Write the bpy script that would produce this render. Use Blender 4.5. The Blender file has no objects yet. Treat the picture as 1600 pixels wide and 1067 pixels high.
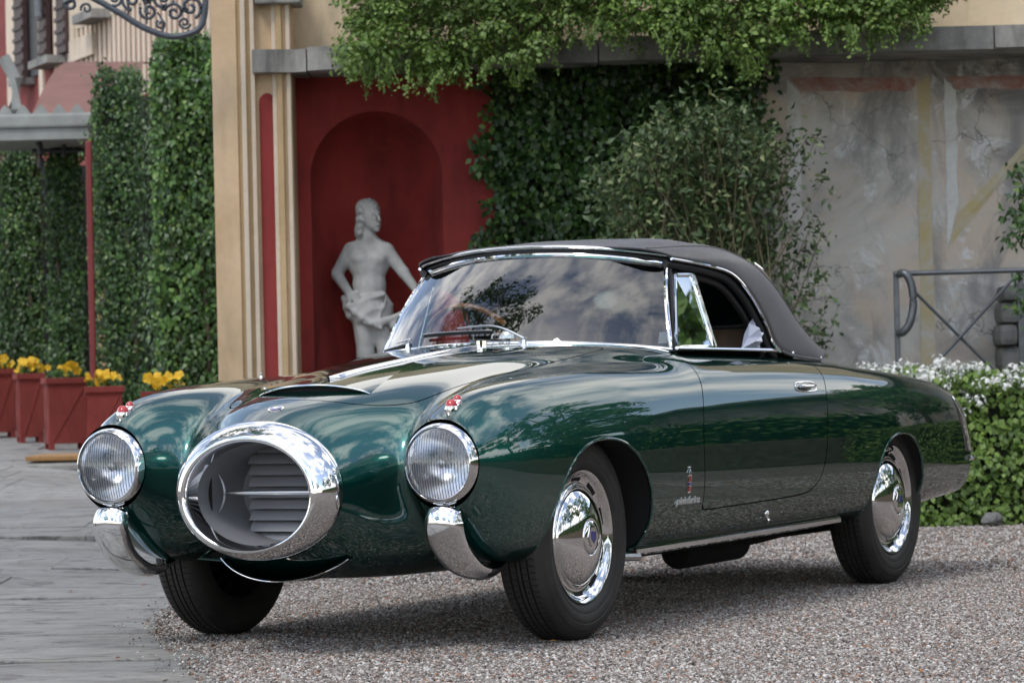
import bpy, bmesh, math, random
import numpy as np
from mathutils import Matrix, Vector

R_ = math.radians
rng = np.random.default_rng(7)
random.seed(7)
SC = bpy.context.scene
COL = SC.collection

# ------------------------------------------------------------------ camera, sky, sun, exposure
CAM_H, CAM_P, CAM_R, CAM_F = 0.80446, -0.01163, 0.022776, 5079.0      # height, pitch, roll, focal in px of a 1600 px frame
_f = np.array([0, math.cos(CAM_P), -math.sin(CAM_P)])
_u = np.array([0, math.sin(CAM_P), math.cos(CAM_P)])
_r = np.array([1.0, 0, 0])
_c, _s = math.cos(CAM_R), math.sin(CAM_R)
AX_R, AX_U, AX_F = _c * _r - _s * _u, _s * _r + _c * _u, _f

cam = bpy.data.cameras.new('camera')
camo = bpy.data.objects.new('camera', cam)
COL.objects.link(camo)
cam.sensor_width = 36.0
cam.lens = CAM_F / 1600 * 36.0
cam.clip_start, cam.clip_end = 0.1, 2000
m = Matrix.Identity(4)
for i in range(3):
    m[i][0], m[i][1], m[i][2] = AX_R[i], AX_U[i], -AX_F[i]
m[2][3] = CAM_H
camo.matrix_world = m
cam.dof.use_dof = True
cam.dof.focus_distance = 9.8
cam.dof.aperture_fstop = 9.0
SC.camera = camo

world = bpy.data.worlds.new('World')
SC.world = world
world.use_nodes = True
wt = world.node_tree
wt.nodes.clear()
wo = wt.nodes.new('ShaderNodeOutputWorld')
wb = wt.nodes.new('ShaderNodeBackground')
sky = wt.nodes.new('ShaderNodeTexSky')
sky.sky_type = 'NISHITA'
sky.sun_disc = False
SUN_EL, SUN_AZ = R_(52), R_(215)          # azimuth measured clockwise from +Y
sky.sun_elevation = SUN_EL
sky.sun_rotation = SUN_AZ
sky.air_density = 1.0
sky.dust_density = 0.6
hsv = wt.nodes.new('ShaderNodeHueSaturation')
hsv.inputs['Saturation'].default_value = 0.9
wt.links.new(sky.outputs[0], hsv.inputs['Color'])
wtc = wt.nodes.new('ShaderNodeTexCoord')          # broken bright cloud all over the sky
wno = wt.nodes.new('ShaderNodeTexNoise')
wno.inputs['Scale'].default_value = 3.6
wno.inputs['Detail'].default_value = 7.0
wno.inputs['Roughness'].default_value = 0.58
wno.inputs['Distortion'].default_value = 0.15
wt.links.new(wtc.outputs['Generated'], wno.inputs['Vector'])
wrp = wt.nodes.new('ShaderNodeValToRGB')
wrp.color_ramp.elements[0].position = 0.44
wrp.color_ramp.elements[0].color = (0.03, 0.03, 0.03, 1)
wrp.color_ramp.elements[1].position = 0.62
wt.links.new(wno.outputs['Fac'], wrp.inputs[0])
wmx = wt.nodes.new('ShaderNodeMix')
wmx.data_type = 'RGBA'
wmx.inputs[7].default_value = (9.4, 9.2, 9.0, 1)
wt.links.new(wrp.outputs[0], wmx.inputs[0])
wt.links.new(hsv.outputs[0], wmx.inputs[6])
wt.links.new(wmx.outputs[2], wb.inputs['Color'])
wb.inputs['Strength'].default_value = 0.15
wt.links.new(wb.outputs[0], wo.inputs['Surface'])

sl = bpy.data.lights.new('sun', 'SUN')
sl.energy = 1.0
sl.angle = R_(14)
sl.color = (1.0, 0.96, 0.9)
so = bpy.data.objects.new('sun', sl)
COL.objects.link(so)
_sd = Vector((math.sin(SUN_AZ) * math.cos(SUN_EL), math.cos(SUN_AZ) * math.cos(SUN_EL), math.sin(SUN_EL)))
so.rotation_euler = _sd.to_track_quat('Z', 'Y').to_euler()
so.location = _sd * 30

SC.view_settings.view_transform = 'Standard'
SC.view_settings.look = 'None'
SC.view_settings.gamma = 1.0
SC.view_settings.use_curve_mapping = False
SC.view_settings.exposure = 0.60
SC.render.engine = 'CYCLES'
SC.cycles.use_denoising = True
SC.cycles.max_bounces = 10
SC.cycles.glossy_bounces = 5
SC.cycles.transmission_bounces = 6
SC.cycles.transparent_max_bounces = 12
SC.cycles.caustics_reflective = False
SC.cycles.caustics_refractive = False
SC.cycles.sample_clamp_indirect = 6.0


def at(px, py, Y):
    """world point seen at photo pixel (1600 px frame) and depth Y"""
    d = AX_R * (px - 800) / CAM_F - AX_U * (py - 533.5) / CAM_F + AX_F
    return np.array([0, 0, CAM_H]) + d * (Y / d[1])


# ------------------------------------------------------------------ materials
def nodes_of(name):
    mt = bpy.data.materials.new(name)
    mt.use_nodes = True
    nt = mt.node_tree
    return mt, nt, nt.nodes['Principled BSDF']


def N(nt, kind, **kw):
    n = nt.nodes.new('ShaderNode' + kind)
    for k, v in kw.items():
        if k in n.inputs.keys():
            n.inputs[k].default_value = v
        else:
            setattr(n, k, v)
    return n


def ramp(nt, stops, src=None, interp='LINEAR'):
    n = nt.nodes.new('ShaderNodeValToRGB')
    n.color_ramp.interpolation = interp
    e = n.color_ramp.elements
    while len(e) < len(stops):
        e.new(0.5)
    for el, (p, c) in zip(e, stops):
        el.position = p
        el.color = (*c, 1) if len(c) == 3 else c
    if src is not None:
        nt.links.new(src, n.inputs[0])
    return n


def mixc(nt, fac, a, b, mode='MIX'):
    n = nt.nodes.new('ShaderNodeMix')
    n.data_type = 'RGBA'
    n.blend_type = mode
    for i, v in ((0, fac), (6, a), (7, b)):
        if hasattr(v, 'links'):
            nt.links.new(v, n.inputs[i])
        elif isinstance(v, (int, float)):
            n.inputs[i].default_value = v
        else:
            n.inputs[i].default_value = (*v, 1)
    return n.outputs[2]


def coords(nt, kind='Object', scale=(1, 1, 1), rot=(0, 0, 0), loc=(0, 0, 0)):
    tc = nt.nodes.new('ShaderNodeTexCoord')
    mp = nt.nodes.new('ShaderNodeMapping')
    mp.inputs['Scale'].default_value = scale
    mp.inputs['Rotation'].default_value = rot
    mp.inputs['Location'].default_value = loc
    nt.links.new(tc.outputs[kind], mp.inputs[0])
    return mp.outputs[0]


def noise(nt, vec, scale, detail=4, rough=0.55, dist=0.0):
    n = nt.nodes.new('ShaderNodeTexNoise')
    n.inputs['Scale'].default_value = scale
    n.inputs['Detail'].default_value = detail
    n.inputs['Roughness'].default_value = rough
    n.inputs['Distortion'].default_value = dist
    if vec is not None:
        nt.links.new(vec, n.inputs['Vector'])
    return n.outputs['Fac']


def bump(nt, bsdf, h, strength=0.3, dist=0.01):
    b = nt.nodes.new('ShaderNodeBump')
    b.inputs['Strength'].default_value = strength
    b.inputs['Distance'].default_value = dist
    nt.links.new(h, b.inputs['Height'])
    nt.links.new(b.outputs[0], bsdf.inputs['Normal'])


def simple(name, col, rough=0.5, metal=0.0, var=0.15, scale=6.0, bmp=0.0, bscale=60.0, **kw):
    mt, nt, b = nodes_of(name)
    v = coords(nt)
    f = noise(nt, v, scale, 5)
    lo = tuple(max(0, c * (1 - var)) for c in col)
    hi = tuple(min(1, c * (1 + var)) for c in col)
    nt.links.new(ramp(nt, [(0.3, lo), (0.7, hi)], f).outputs[0], b.inputs['Base Color'])
    b.inputs['Roughness'].default_value = rough
    b.inputs['Metallic'].default_value = metal
    if bmp:
        bump(nt, b, noise(nt, v, bscale, 4), bmp, 0.004)
    for k, val in kw.items():
        b.inputs[k.replace('_', ' ')].default_value = val
    return mt


M = {}
# car
mt, nt, b = nodes_of('green_paint')
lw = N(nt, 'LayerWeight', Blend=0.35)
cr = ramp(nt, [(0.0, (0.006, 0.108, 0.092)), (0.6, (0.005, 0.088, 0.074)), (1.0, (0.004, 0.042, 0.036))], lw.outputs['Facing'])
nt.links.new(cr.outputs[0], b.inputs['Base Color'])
b.inputs['Metallic'].default_value = 0.90
b.inputs['Specular Tint'].default_value = (0.07, 0.27, 0.24, 1)
b.inputs['Roughness'].default_value = 0.32
b.inputs['Coat Weight'].default_value = 1.0
b.inputs['Coat Roughness'].default_value = 0.015
b.inputs['Coat IOR'].default_value = 2.0
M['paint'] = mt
M['chrome'] = simple('chrome', (0.86, 0.86, 0.87), 0.045, 1.0, 0.01)
M['satin'] = simple('satin_metal', (0.62, 0.62, 0.64), 0.28, 1.0, 0.04)
M['duct'] = simple('grey_duct_paint', (0.27, 0.28, 0.30), 0.42, 0.2, 0.08)
M['reflector'] = simple('lamp_reflector', (0.93, 0.93, 0.95), 0.22, 1.0, 0.02)
M['slat'] = simple('grey_slat_paint', (0.42, 0.43, 0.46), 0.36, 0.45, 0.06)
M['black'] = simple('black_rubber_trim', (0.012, 0.012, 0.013), 0.55, 0, 0.2)
M['well'] = simple('wheel_well_black', (0.008, 0.008, 0.008), 0.9, 0, 0.2)
M['seat'] = simple('tan_leather', (0.16, 0.105, 0.07), 0.5, 0, 0.25, 12, 0.2, 120)
M['interior'] = simple('dark_leather', (0.045, 0.036, 0.032), 0.5, 0, 0.25, 12, 0.2, 120)
M['red'] = simple('red_lamp_glass', (0.45, 0.008, 0.012), 0.08, 0, 0.05, Coat_Weight=1.0)
M['blue'] = simple('blue_enamel', (0.03, 0.03, 0.22), 0.15, 0, 0.05, Coat_Weight=1.0)
M['enamel'] = simple('red_enamel', (0.35, 0.03, 0.03), 0.2, 0, 0.05, Coat_Weight=1.0)
M['wood'] = simple('wood_rim', (0.55, 0.20, 0.05), 0.3, 0, 0.25, 30, Coat_Weight=0.6)
M['script'] = simple('bright_script_metal', (0.93, 0.93, 0.93), 0.42, 0.85, 0.02)
M['paper'] = simple('white_paper', (0.75, 0.77, 0.8), 0.6, 0, 0.03)

# soft top canvas: woven
mt, nt, b = nodes_of('black_canvas')
v = coords(nt)
f = noise(nt, v, 3.0, 5)
nt.links.new(ramp(nt, [(0.3, (0.022, 0.021, 0.026)), (0.75, (0.038, 0.036, 0.043))], f).outputs[0], b.inputs['Base Color'])
b.inputs['Roughness'].default_value = 0.85
b.inputs['Sheen Weight'].default_value = 0.35
w = N(nt, 'TexWave', Scale=220.0)
nt.links.new(v, w.inputs['Vector'])
ad = N(nt, 'Math', operation='ADD')
nt.links.new(w.outputs['Fac'], ad.inputs[0])
f2 = noise(nt, v, 7.0, 3)
mu = N(nt, 'Math', operation='MULTIPLY')
mu.inputs[1].default_value = 9.0
nt.links.new(f2, mu.inputs[0])
nt.links.new(mu.outputs[0], ad.inputs[1])
bump(nt, b, ad.outputs[0], 0.35, 0.003)
M['canvas'] = mt

# tyre rubber
mt, nt, b = nodes_of('tyre_rubber')
v = coords(nt)
f = noise(nt, v, 9, 6)
nt.links.new(ramp(nt, [(0.3, (0.017, 0.016, 0.015)), (0.75, (0.040, 0.037, 0.034))], f).outputs[0], b.inputs['Base Color'])
b.inputs['Roughness'].default_value = 0.62
bump(nt, b, noise(nt, v, 160, 3), 0.15, 0.002)
M['tyre'] = mt


def glass(name, tint=(0.9, 0.95, 0.93), ior=1.5, gain=1.0):
    mt = bpy.data.materials.new(name)
    mt.use_nodes = True
    nt = mt.node_tree
    nt.nodes.clear()
    o = nt.nodes.new('ShaderNodeOutputMaterial')
    t = nt.nodes.new('ShaderNodeBsdfTransparent')
    t.inputs[0].default_value = (*tint, 1)
    g = nt.nodes.new('ShaderNodeBsdfGlossy')
    g.inputs['Roughness'].default_value = 0.01
    fr = nt.nodes.new('ShaderNodeFresnel')
    fr.inputs[0].default_value = ior
    mu = N(nt, 'Math', operation='MULTIPLY', use_clamp=True)
    mu.inputs[1].default_value = gain
    mx = nt.nodes.new('ShaderNodeMixShader')
    nt.links.new(fr.outputs[0], mu.inputs[0])
    nt.links.new(mu.outputs[0], mx.inputs[0])
    nt.links.new(t.outputs[0], mx.inputs[1])
    nt.links.new(g.outputs[0], mx.inputs[2])
    nt.links.new(mx.outputs[0], o.inputs['Surface'])
    return mt


M['glass'] = glass('window_glass', (0.72, 0.78, 0.78), 1.55, 3.0)
M['side_glass'] = glass('vent_glass', (0.6, 0.66, 0.66), 1.6, 2.0)
M['lens'] = glass('lens_glass', (0.93, 0.95, 0.97), 1.5, 1.3)
mt, nt, b = nodes_of('clear_plastic')
b.inputs['Base Color'].default_value = (0.62, 0.66, 0.78, 1)
b.inputs['Roughness'].default_value = 0.15
b.inputs['Alpha'].default_value = 0.75
M['plastic'] = mt


# ------------------------------------------------------------------ object helpers
def prop(o, label=None, cat=None, group=None, kind=None):
    if label:
        o['label'] = label
    if cat:
        o['category'] = cat
    if group:
        o['group'] = group
    if kind:
        o['kind'] = kind
    return o


def empty(name, loc=(0, 0, 0), rz=0.0, label=None, cat=None, group=None, parent=None):
    o = bpy.data.objects.new(name, None)
    COL.objects.link(o)
    o.location = loc
    o.rotation_euler = (0, 0, rz)
    o.empty_display_size = 0.1
    if parent:
        o.parent = parent
    return prop(o, label, cat, group)


def mesh_obj(name, V, F, mat, parent=None, smooth=True, normals=None, angle=None):
    me = bpy.data.meshes.new(name)
    V = np.asarray(V, float)
    if isinstance(F, np.ndarray):
        k = F.shape[1]
        me.vertices.add(len(V))
        me.vertices.foreach_set('co', V.astype(np.float32).ravel())
        me.loops.add(F.size)
        me.loops.foreach_set('vertex_index', F.astype(np.int32).ravel())
        me.polygons.add(len(F))
        me.polygons.foreach_set('loop_start', np.arange(0, F.size, k, dtype=np.int32))
        me.update(calc_edges=True)
    else:
        me.from_pydata([tuple(v) for v in V], [], [tuple(f) for f in F])
        me.update()
    me.validate()
    if smooth:
        me.polygons.foreach_set('use_smooth', np.ones(len(me.polygons), bool))
        if angle is not None:
            try:
                me.set_sharp_from_angle(angle=R_(angle))
            except Exception:
                pass
    if normals is not None and len(normals) == len(me.vertices):
        me.normals_split_custom_set_from_vertices([tuple(n) for n in normals])
    me.materials.append(mat)
    o = bpy.data.objects.new(name, me)
    COL.objects.link(o)
    if parent:
        o.parent = parent
    return o


def place(o, loc=(0, 0, 0), rot=(0, 0, 0), sc=(1, 1, 1)):
    o.location, o.rotation_euler, o.scale = loc, rot, sc
    return o


def dup(o, parent=None):
    c = o.copy()
    COL.objects.link(c)
    c.parent = parent
    for ch in o.children:
        dup(ch, c)
    return c


class MB:
    def __init__(s):
        s.v, s.f = [], []

    def add(s, V, F):
        n = len(s.v)
        s.v.extend([tuple(map(float, p)) for p in V])
        s.f.extend([tuple(int(i) + n for i in f) for f in F])
        return s

    def box(s, lo, hi, mtx=None, bev=0.0):
        bm = bmesh.new()
        bmesh.ops.create_cube(bm, size=1)
        lo, hi = Vector(lo), Vector(hi)
        for vv in bm.verts:
            vv.co = Vector([(lo[i] + hi[i]) / 2 + vv.co[i] * (hi[i] - lo[i]) for i in range(3)])
        if bev:
            bmesh.ops.bevel(bm, geom=bm.edges[:] + bm.verts[:], offset=bev, segments=2, affect='EDGES', profile=0.6)
        if mtx is not None:
            bmesh.ops.transform(bm, matrix=mtx, verts=bm.verts)
        bm.verts.index_update()
        s.add([vv.co for vv in bm.verts], [[vv.index for vv in f.verts] for f in bm.faces])
        bm.free()
        return s

    def tube(s, P, r, n=10, caps=True, closed=False, flat=1.0, up=(0, 0, 1)):
        """round (or flattened) section swept along the points P; r may be a list"""
        P = np.asarray(P, float)
        m_ = len(P)
        rr = np.full(m_, r) if np.isscalar(r) else np.asarray(r, float)
        T = np.gradient(P, axis=0)
        if closed:
            T = np.roll(P, -1, 0) - np.roll(P, 1, 0)
        T /= np.linalg.norm(T, axis=1)[:, None] + 1e-12
        u_ = np.array(up, float)
        rings = []
        for i in range(m_):
            a = np.cross(T[i], u_)
            if np.linalg.norm(a) < 1e-4:
                a = np.cross(T[i], np.array([1.0, 0.2, 0]))
            a /= np.linalg.norm(a)
            b_ = np.cross(a, T[i])
            t = np.linspace(0, 2 * math.pi, n, endpoint=False)
            rings.append(P[i] + rr[i] * (np.cos(t)[:, None] * a + flat * np.sin(t)[:, None] * b_))
        V = np.concatenate(rings)
        F = []
        for i in range(m_ if closed else m_ - 1):
            j = (i + 1) % m_
            for k in range(n):
                k2 = (k + 1) % n
                F.append((i * n + k, j * n + k, j * n + k2, i * n + k2))
        if caps and not closed:
            F.append(tuple(range(n - 1, -1, -1))[::-1])
            F.append(tuple((m_ - 1) * n + k for k in range(n))[::-1])
        return s.add(V, F)

    def lathe(s, prof, n=48, axis='y', org=(0, 0, 0), sy=1.0, sz=1.0, close=False):
        """prof: (radius, offset along axis); the section turns round the axis"""
        V, F = [], []
        pn = len(prof)
        for k in range(n):
            t = 2 * math.pi * k / n
            for r, a in prof:
                c_, s_ = r * math.cos(t), r * math.sin(t)
                p = {'y': (c_, a, s_), 'x': (a, c_ * sy, s_ * sz), 'z': (c_, s_, a)}[axis]
                V.append((p[0] + org[0], p[1] + org[1], p[2] + org[2]))
        for k in range(n):
            k2 = (k + 1) % n
            for i in range(pn - 1 + (1 if close else 0)):
                i2 = (i + 1) % pn
                F.append((k * pn + i, k * pn + i2, k2 * pn + i2, k2 * pn + i))
        return s.add(V, F)

    def grid(s, G, closed_u=False):
        G = np.asarray(G, float)
        a, b_ = G.shape[:2]
        F = []
        for i in range(a if closed_u else a - 1):
            i2 = (i + 1) % a
            for j in range(b_ - 1):
                F.append((i * b_ + j, i2 * b_ + j, i2 * b_ + j + 1, i * b_ + j + 1))
        return s.add(G.reshape(-1, 3), F)

    def prism(s, poly, d0, d1):
        """poly: list of 3-D points; extruded from offset vector d0 to d1"""
        n = len(poly)
        P = np.asarray(poly, float)
        V = np.concatenate([P + np.asarray(d0), P + np.asarray(d1)])
        F = [tuple(range(n))[::-1], tuple(range(n, 2 * n))]
        for i in range(n):
            j = (i + 1) % n
            F.append((i, j, n + j, n + i))
        return s.add(V, F)

    def obj(s, name, mat, parent=None, smooth=True, angle=40, fix=True):
        if fix:
            bm = bmesh.new()
            vs = [bm.verts.new(p) for p in s.v]
            for f in s.f:
                try:
                    bm.faces.new([vs[i] for i in f])
                except ValueError:
                    pass
            bmesh.ops.remove_doubles(bm, verts=bm.verts, dist=1e-5)
            bmesh.ops.recalc_face_normals(bm, faces=bm.faces)
            me = bpy.data.meshes.new(name)
            bm.to_mesh(me)
            bm.free()
            if smooth:
                me.polygons.foreach_set('use_smooth', np.ones(len(me.polygons), bool))
                me.set_sharp_from_angle(angle=R_(angle))
            me.materials.append(mat)
            o = bpy.data.objects.new(name, me)
            COL.objects.link(o)
            if parent:
                o.parent = parent
            return o
        return mesh_obj(name, s.v, s.f, mat, parent, smooth, angle=angle)


# ------------------------------------------------------------------ smooth implicit surfaces (car body, statue)
def profile(pts, sig=0.04, lo=-4.2, hi=1.2, n=2700):
    """smooth function through (x, value) points: pchip, then a gaussian blur"""
    p = np.array(sorted(pts), float)
    x, y = p[:, 0], p[:, 1]
    h, d = np.diff(x), np.diff(y) / np.diff(x)
    mm = np.zeros(len(x))
    for i in range(1, len(x) - 1):
        if d[i - 1] * d[i] > 0:
            w1, w2 = 2 * h[i] + h[i - 1], h[i] + 2 * h[i - 1]
            mm[i] = (w1 + w2) / (w1 / d[i - 1] + w2 / d[i])
    mm[0], mm[-1] = d[0], d[-1]
    X = np.linspace(lo, hi, n)
    i = np.clip(np.searchsorted(x, X) - 1, 0, len(x) - 2)
    t = (X - x[i]) / h[i]
    tc = np.clip(t, 0, 1)
    Yv = ((2 * tc**3 - 3 * tc**2 + 1) * y[i] + (tc**3 - 2 * tc**2 + tc) * h[i] * mm[i] + (-2 * tc**3 + 3 * tc**2) * y[i + 1]
          + (tc**3 - tc**2) * h[i] * mm[i + 1])
    Yv = Yv + np.where(t > 1, (t - 1) * h[i] * mm[-1], 0) + np.where(t < 0, t * h[i] * mm[0], 0)
    if sig:
        dx = X[1] - X[0]
        k = np.arange(-int(4 * sig / dx), int(4 * sig / dx) + 1)
        g = np.exp(-0.5 * (k * dx / sig) ** 2)
        g /= g.sum()
        pad = len(k) // 2
        e0 = Yv[0] + (Yv[1] - Yv[0]) * np.arange(-pad, 0)
        e1 = Yv[-1] + (Yv[-1] - Yv[-2]) * np.arange(1, pad + 1)
        Yv = np.convolve(np.concatenate([e0, Yv, e1]), g, 'valid')
    return lambda q: np.interp(q, X, Yv)


def smin(a, b, k):
    h = np.maximum(k - np.abs(a - b), 0) / k
    return np.minimum(a, b) - h * h * h * k / 6


def smax(a, b, k):
    return -smin(-a, -b, k)


def superell(dy, dz, a, b, n):
    """approximate distance to |dy/a|^n + |dz/b|^n = 1"""
    uy, uz = np.abs(dy) / a, np.abs(dz) / b
    rho = np.maximum((uy**n + uz**n), 1e-9) ** (1 / n)
    g = rho ** (1 - n) * np.sqrt((uy ** (n - 1) / a) ** 2 + (uz ** (n - 1) / b) ** 2)
    return (rho - 1) / np.maximum(g, 0.6 / np.maximum(a, b))


def gradf(fn, P, e=1e-3):
    G = np.empty_like(P)
    for i in range(3):
        d = np.zeros(3)
        d[i] = e
        G[:, i] = (fn(P + d) - fn(P - d)) / (2 * e)
    return G


def surface_nets(fn, lo, hi, h, its=5):
    lo, hi = np.array(lo, float), np.array(hi, float)
    n = np.ceil((hi - lo) / h).astype(int) + 1
    ax = [lo[i] + h * np.arange(n[i]) for i in range(3)]
    val = np.empty(n)
    for i in range(n[0]):
        Yg, Zg = np.meshgrid(ax[1], ax[2], indexing='ij')
        P = np.stack([np.full(Yg.size, ax[0][i]), Yg.ravel(), Zg.ravel()], 1)
        val[i] = fn(P).reshape(n[1], n[2])
    s = val < 0
    c = n - 1
    corners = [(i, j, k) for i in (0, 1) for j in (0, 1) for k in (0, 1)]
    cnt = sum(s[i:i + c[0], j:j + c[1], k:k + c[2]].astype(np.int8) for i, j, k in corners)
    act = (cnt > 0) & (cnt < 8)
    idx = -np.ones(c, np.int64)
    A = np.argwhere(act)
    idx[tuple(A.T)] = np.arange(len(A))
    acc = np.zeros((len(A), 3))
    num = np.zeros(len(A))
    for a in corners:
        for d in range(3):
            if a[d] == 1:
                continue
            b = list(a)
            b[d] = 1
            va = val[tuple((A + a).T)]
            vb = val[tuple((A + b).T)]
            cr = (va < 0) != (vb < 0)
            t = np.where(cr, va / np.where(cr, va - vb, 1), 0)
            p = np.tile(np.array(a, float), (len(A), 1))
            p[:, d] = t
            acc += p * cr[:, None]
            num += cr
    V = lo + (A + acc / num[:, None]) * h
    F = []
    for d in range(3):
        e1, e2 = (d + 1) % 3, (d + 2) % 3
        sl0, sl1 = [slice(None)] * 3, [slice(None)] * 3
        sl0[d], sl1[d] = slice(0, -1), slice(1, None)
        cr = s[tuple(sl0)] != s[tuple(sl1)]
        E = np.argwhere(cr)
        ok = (E[:, e1] > 0) & (E[:, e2] > 0) & (E[:, e1] < c[e1]) & (E[:, e2] < c[e2]) & (E[:, d] < c[d])
        E = E[ok]
        flip = s[tuple(E.T)]
        q = []
        for o1, o2 in ((0, 0), (1, 0), (1, 1), (0, 1)):
            B = E.copy()
            B[:, e1] -= 1 - o1
            B[:, e2] -= 1 - o2
            q.append(idx[tuple(B.T)])
        Q = np.stack(q, 1)
        Q[~flip] = Q[~flip][:, ::-1]
        F.append(Q)
    F = np.concatenate(F)
    for _ in range(its):
        g = gradf(fn, V)
        f = fn(V)
        st = -f[:, None] * g / (np.sum(g * g, 1)[:, None] + 1e-9)
        L = np.linalg.norm(st, axis=1)
        st *= np.minimum(1, 0.5 * h / (L + 1e-12))[:, None]
        V = V + st
    return V, F


def unit(a):
    return a / (np.linalg.norm(a, axis=-1, keepdims=True) + 1e-12)


def cut_tris(V, T, g):
    """split triangles along g = 0; returns V, inside triangles (g<0), outside triangles"""
    side = g < 0
    ts = side[T]
    k = ts.sum(1)
    inside = [T[k == 3]]
    outside = [T[k == 0]]
    cache = {}
    Vn = list(V)
    gi, go = [], []

    def cutp(a, b):
        key = (a, b) if a < b else (b, a)
        if key not in cache:
            t = g[a] / (g[a] - g[b])
            Vn.append(V[a] + (V[b] - V[a]) * t)
            cache[key] = len(Vn) - 1
        return cache[key]
    for tri, kk in zip(T[(k == 1) | (k == 2)], k[(k == 1) | (k == 2)]):
        lone = 1 if kk == 1 else 0
        for i in range(3):
            if side[tri[i]] == bool(lone):
                a, b, c = tri[i], tri[(i + 1) % 3], tri[(i + 2) % 3]
                break
        ab, ac = cutp(a, b), cutp(a, c)
        (gi if lone else go).append((a, ab, ac))
        (go if lone else gi).extend([(ab, b, c), (ab, c, ac)])
    cat = lambda L, X: np.concatenate([L[0], np.array(X, np.int64).reshape(-1, 3)])
    return np.array(Vn), cat(inside, gi), cat(outside, go)


def compact(V, T):
    u, inv = np.unique(T, return_inverse=True)
    return V[u], inv.reshape(T.shape)

# ================================================================== THE CAR (local axes: x forward, y to its left, z up; origin under the front axle)
CAR = empty('vintage_convertible', (-0.40626, 10.37195, 0), 4.231986,
            'dark green vintage convertible with oval chrome nose and black soft top', 'car')
WB = 2.66
TY_R, RIM_R = 0.318, 0.207

pod_yc = profile([(0.9, .58), (.70, .58), (.4, .585), (0, .592), (-.6, .605), (-1.5, .612), (-2.4, .60), (-3.0, .585), (-3.7, .553)])
pod_ao = profile([(0.9, .11), (.70, .122), (.60, .146), (.45, .163), (.2, .170), (-.2, .169), (-.8, .156), (-1.5, .150), (-2.2, .158), (-2.66, .162),
                  (-3.1, .148), (-3.5, .128), (-3.8, .115)])
pod_ai = profile([(0.9, .11), (.70, .122), (.55, .17), (.3, .22), (0, .26), (-1, .30), (-2.5, .3), (-3.8, .28)])
pod_top = profile([(0.9, .68), (.70, .688), (.64, .718), (.55, .758), (.43, .786), (.30, .803), (.16, .814), (-.28, .832), (-.9, .835), (-1.5, .832), (-2.2, .823),
                   (-2.6, .812), (-3.0, .788), (-3.3, .762), (-3.55, .722), (-3.8, .67)], 0.03)
pod_bot = profile([(0.9, .50), (.72, .445), (.66, .405), (.60, .355), (.53, .305), (.45, .272), (.35, .252), (.2, .245), (-.5, .240), (-2.0, .246), (-2.6, .25),
                   (-3.0, .272), (-3.3, .285), (-3.8, .31)], 0.025)
pod_zc = profile([(0.9, .567), (.70, .563), (.5, .555), (.2, .545), (-.5, .54), (-2, .53), (-3.8, .50)])
pod_n = profile([(0.9, 2.0), (.68, 2.0), (.45, 2.15), (.1, 2.3), (-1.0, 2.5), (-2.6, 2.5), (-3.8, 2.7)])

hul_w = profile([(0.9, .265), (.79, .278), (.70, .312), (.60, .365), (.50, .415), (.36, .470), (.2, .505), (0, .535), (-.3, .585), (-.6, .64), (-.9, .685), (-2.2, .685), (-2.8, .60), (-3.8, .54)])
hul_wl = profile([(0.9, .265), (.79, .278), (.70, .300), (.55, .345), (.40, .395), (.2, .455), (0, .51), (-.3, .56), (-.6, .60), (-.9, .625), (-2.2, .62), (-2.8, .58), (-3.8, .54)])
hul_top = profile([(0.9, .655), (.80, .682), (.72, .712), (.64, .740), (.55, .762), (.40, .792), (.20, .828), (0, .856), (-.25, .884), (-.5, .904), (-.7, .916), (-.85, .912),
                   (-1.0, .898), (-1.3, .893), (-1.8, .885), (-2.1, .870), (-2.5, .852), (-3.0, .81), (-3.4, .74), (-3.8, .64)], 0.04)
hul_bot = profile([(0.9, .30), (.79, .288), (.70, .255), (.6, .225), (.45, .208), (.2, .20), (-2.5, .21), (-3.2, .25), (-3.8, .32)])
hul_zc = profile([(0.9, .483), (.78, .485), (.6, .47), (.3, .45), (0, .46), (-.8, .55), (-1.5, .58), (-3, .52), (-3.8, .48)])
hul_n = profile([(0.9, 2.0), (.76, 2.02), (.5, 2.65), (.3, 2.9), (-.1, 3.2), (-.6, 4.2), (-.95, 6.0), (-2.2, 6.0), (-3.0, 2.8), (-3.8, 2.6)])
bl_k = profile([(0.9, .10), (.7, .16), (.5, .22), (.2, .20), (-.3, .13), (-.9, .07), (-2.2, .07), (-2.8, .12), (-3.8, .12)])


def crease_x(z):
    return -3.425 - .60 * (.69 - np.asarray(z, float))


def body(P):
    x, y, z = P[:, 0], np.abs(P[:, 1]), P[:, 2]
    yc, zc = pod_yc(x), pod_zc(x)
    dy, dz = y - yc, z - zc
    a = np.where(dy > 0, np.maximum(pod_ao(x), .03), np.maximum(pod_ai(x), .03))
    b = np.where(dz > 0, np.maximum(pod_top(x) - zc, .03), np.maximum(zc - pod_bot(x), .03))
    fp = superell(dy, dz, a, b, pod_n(x))
    hz = hul_zc(x)
    dz = z - hz
    b = np.where(dz > 0, np.maximum(hul_top(x) - hz, .03), np.maximum(hz - hul_bot(x), .03))
    tz = np.clip((z - .42) / .26, 0, 1)
    tz = tz * tz * (3 - 2 * tz)
    wl = hul_wl(x)
    fh = superell(y, dz, np.maximum(wl + (hul_w(x) - wl) * tz, .03), b, hul_n(x))
    f = smin(fp, fh, bl_k(x))
    tail = (-3.625 + .95 * np.maximum(0, z - .36) ** 2) - x
    f = smax(f, tail, 0.04)
    return f


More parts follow.
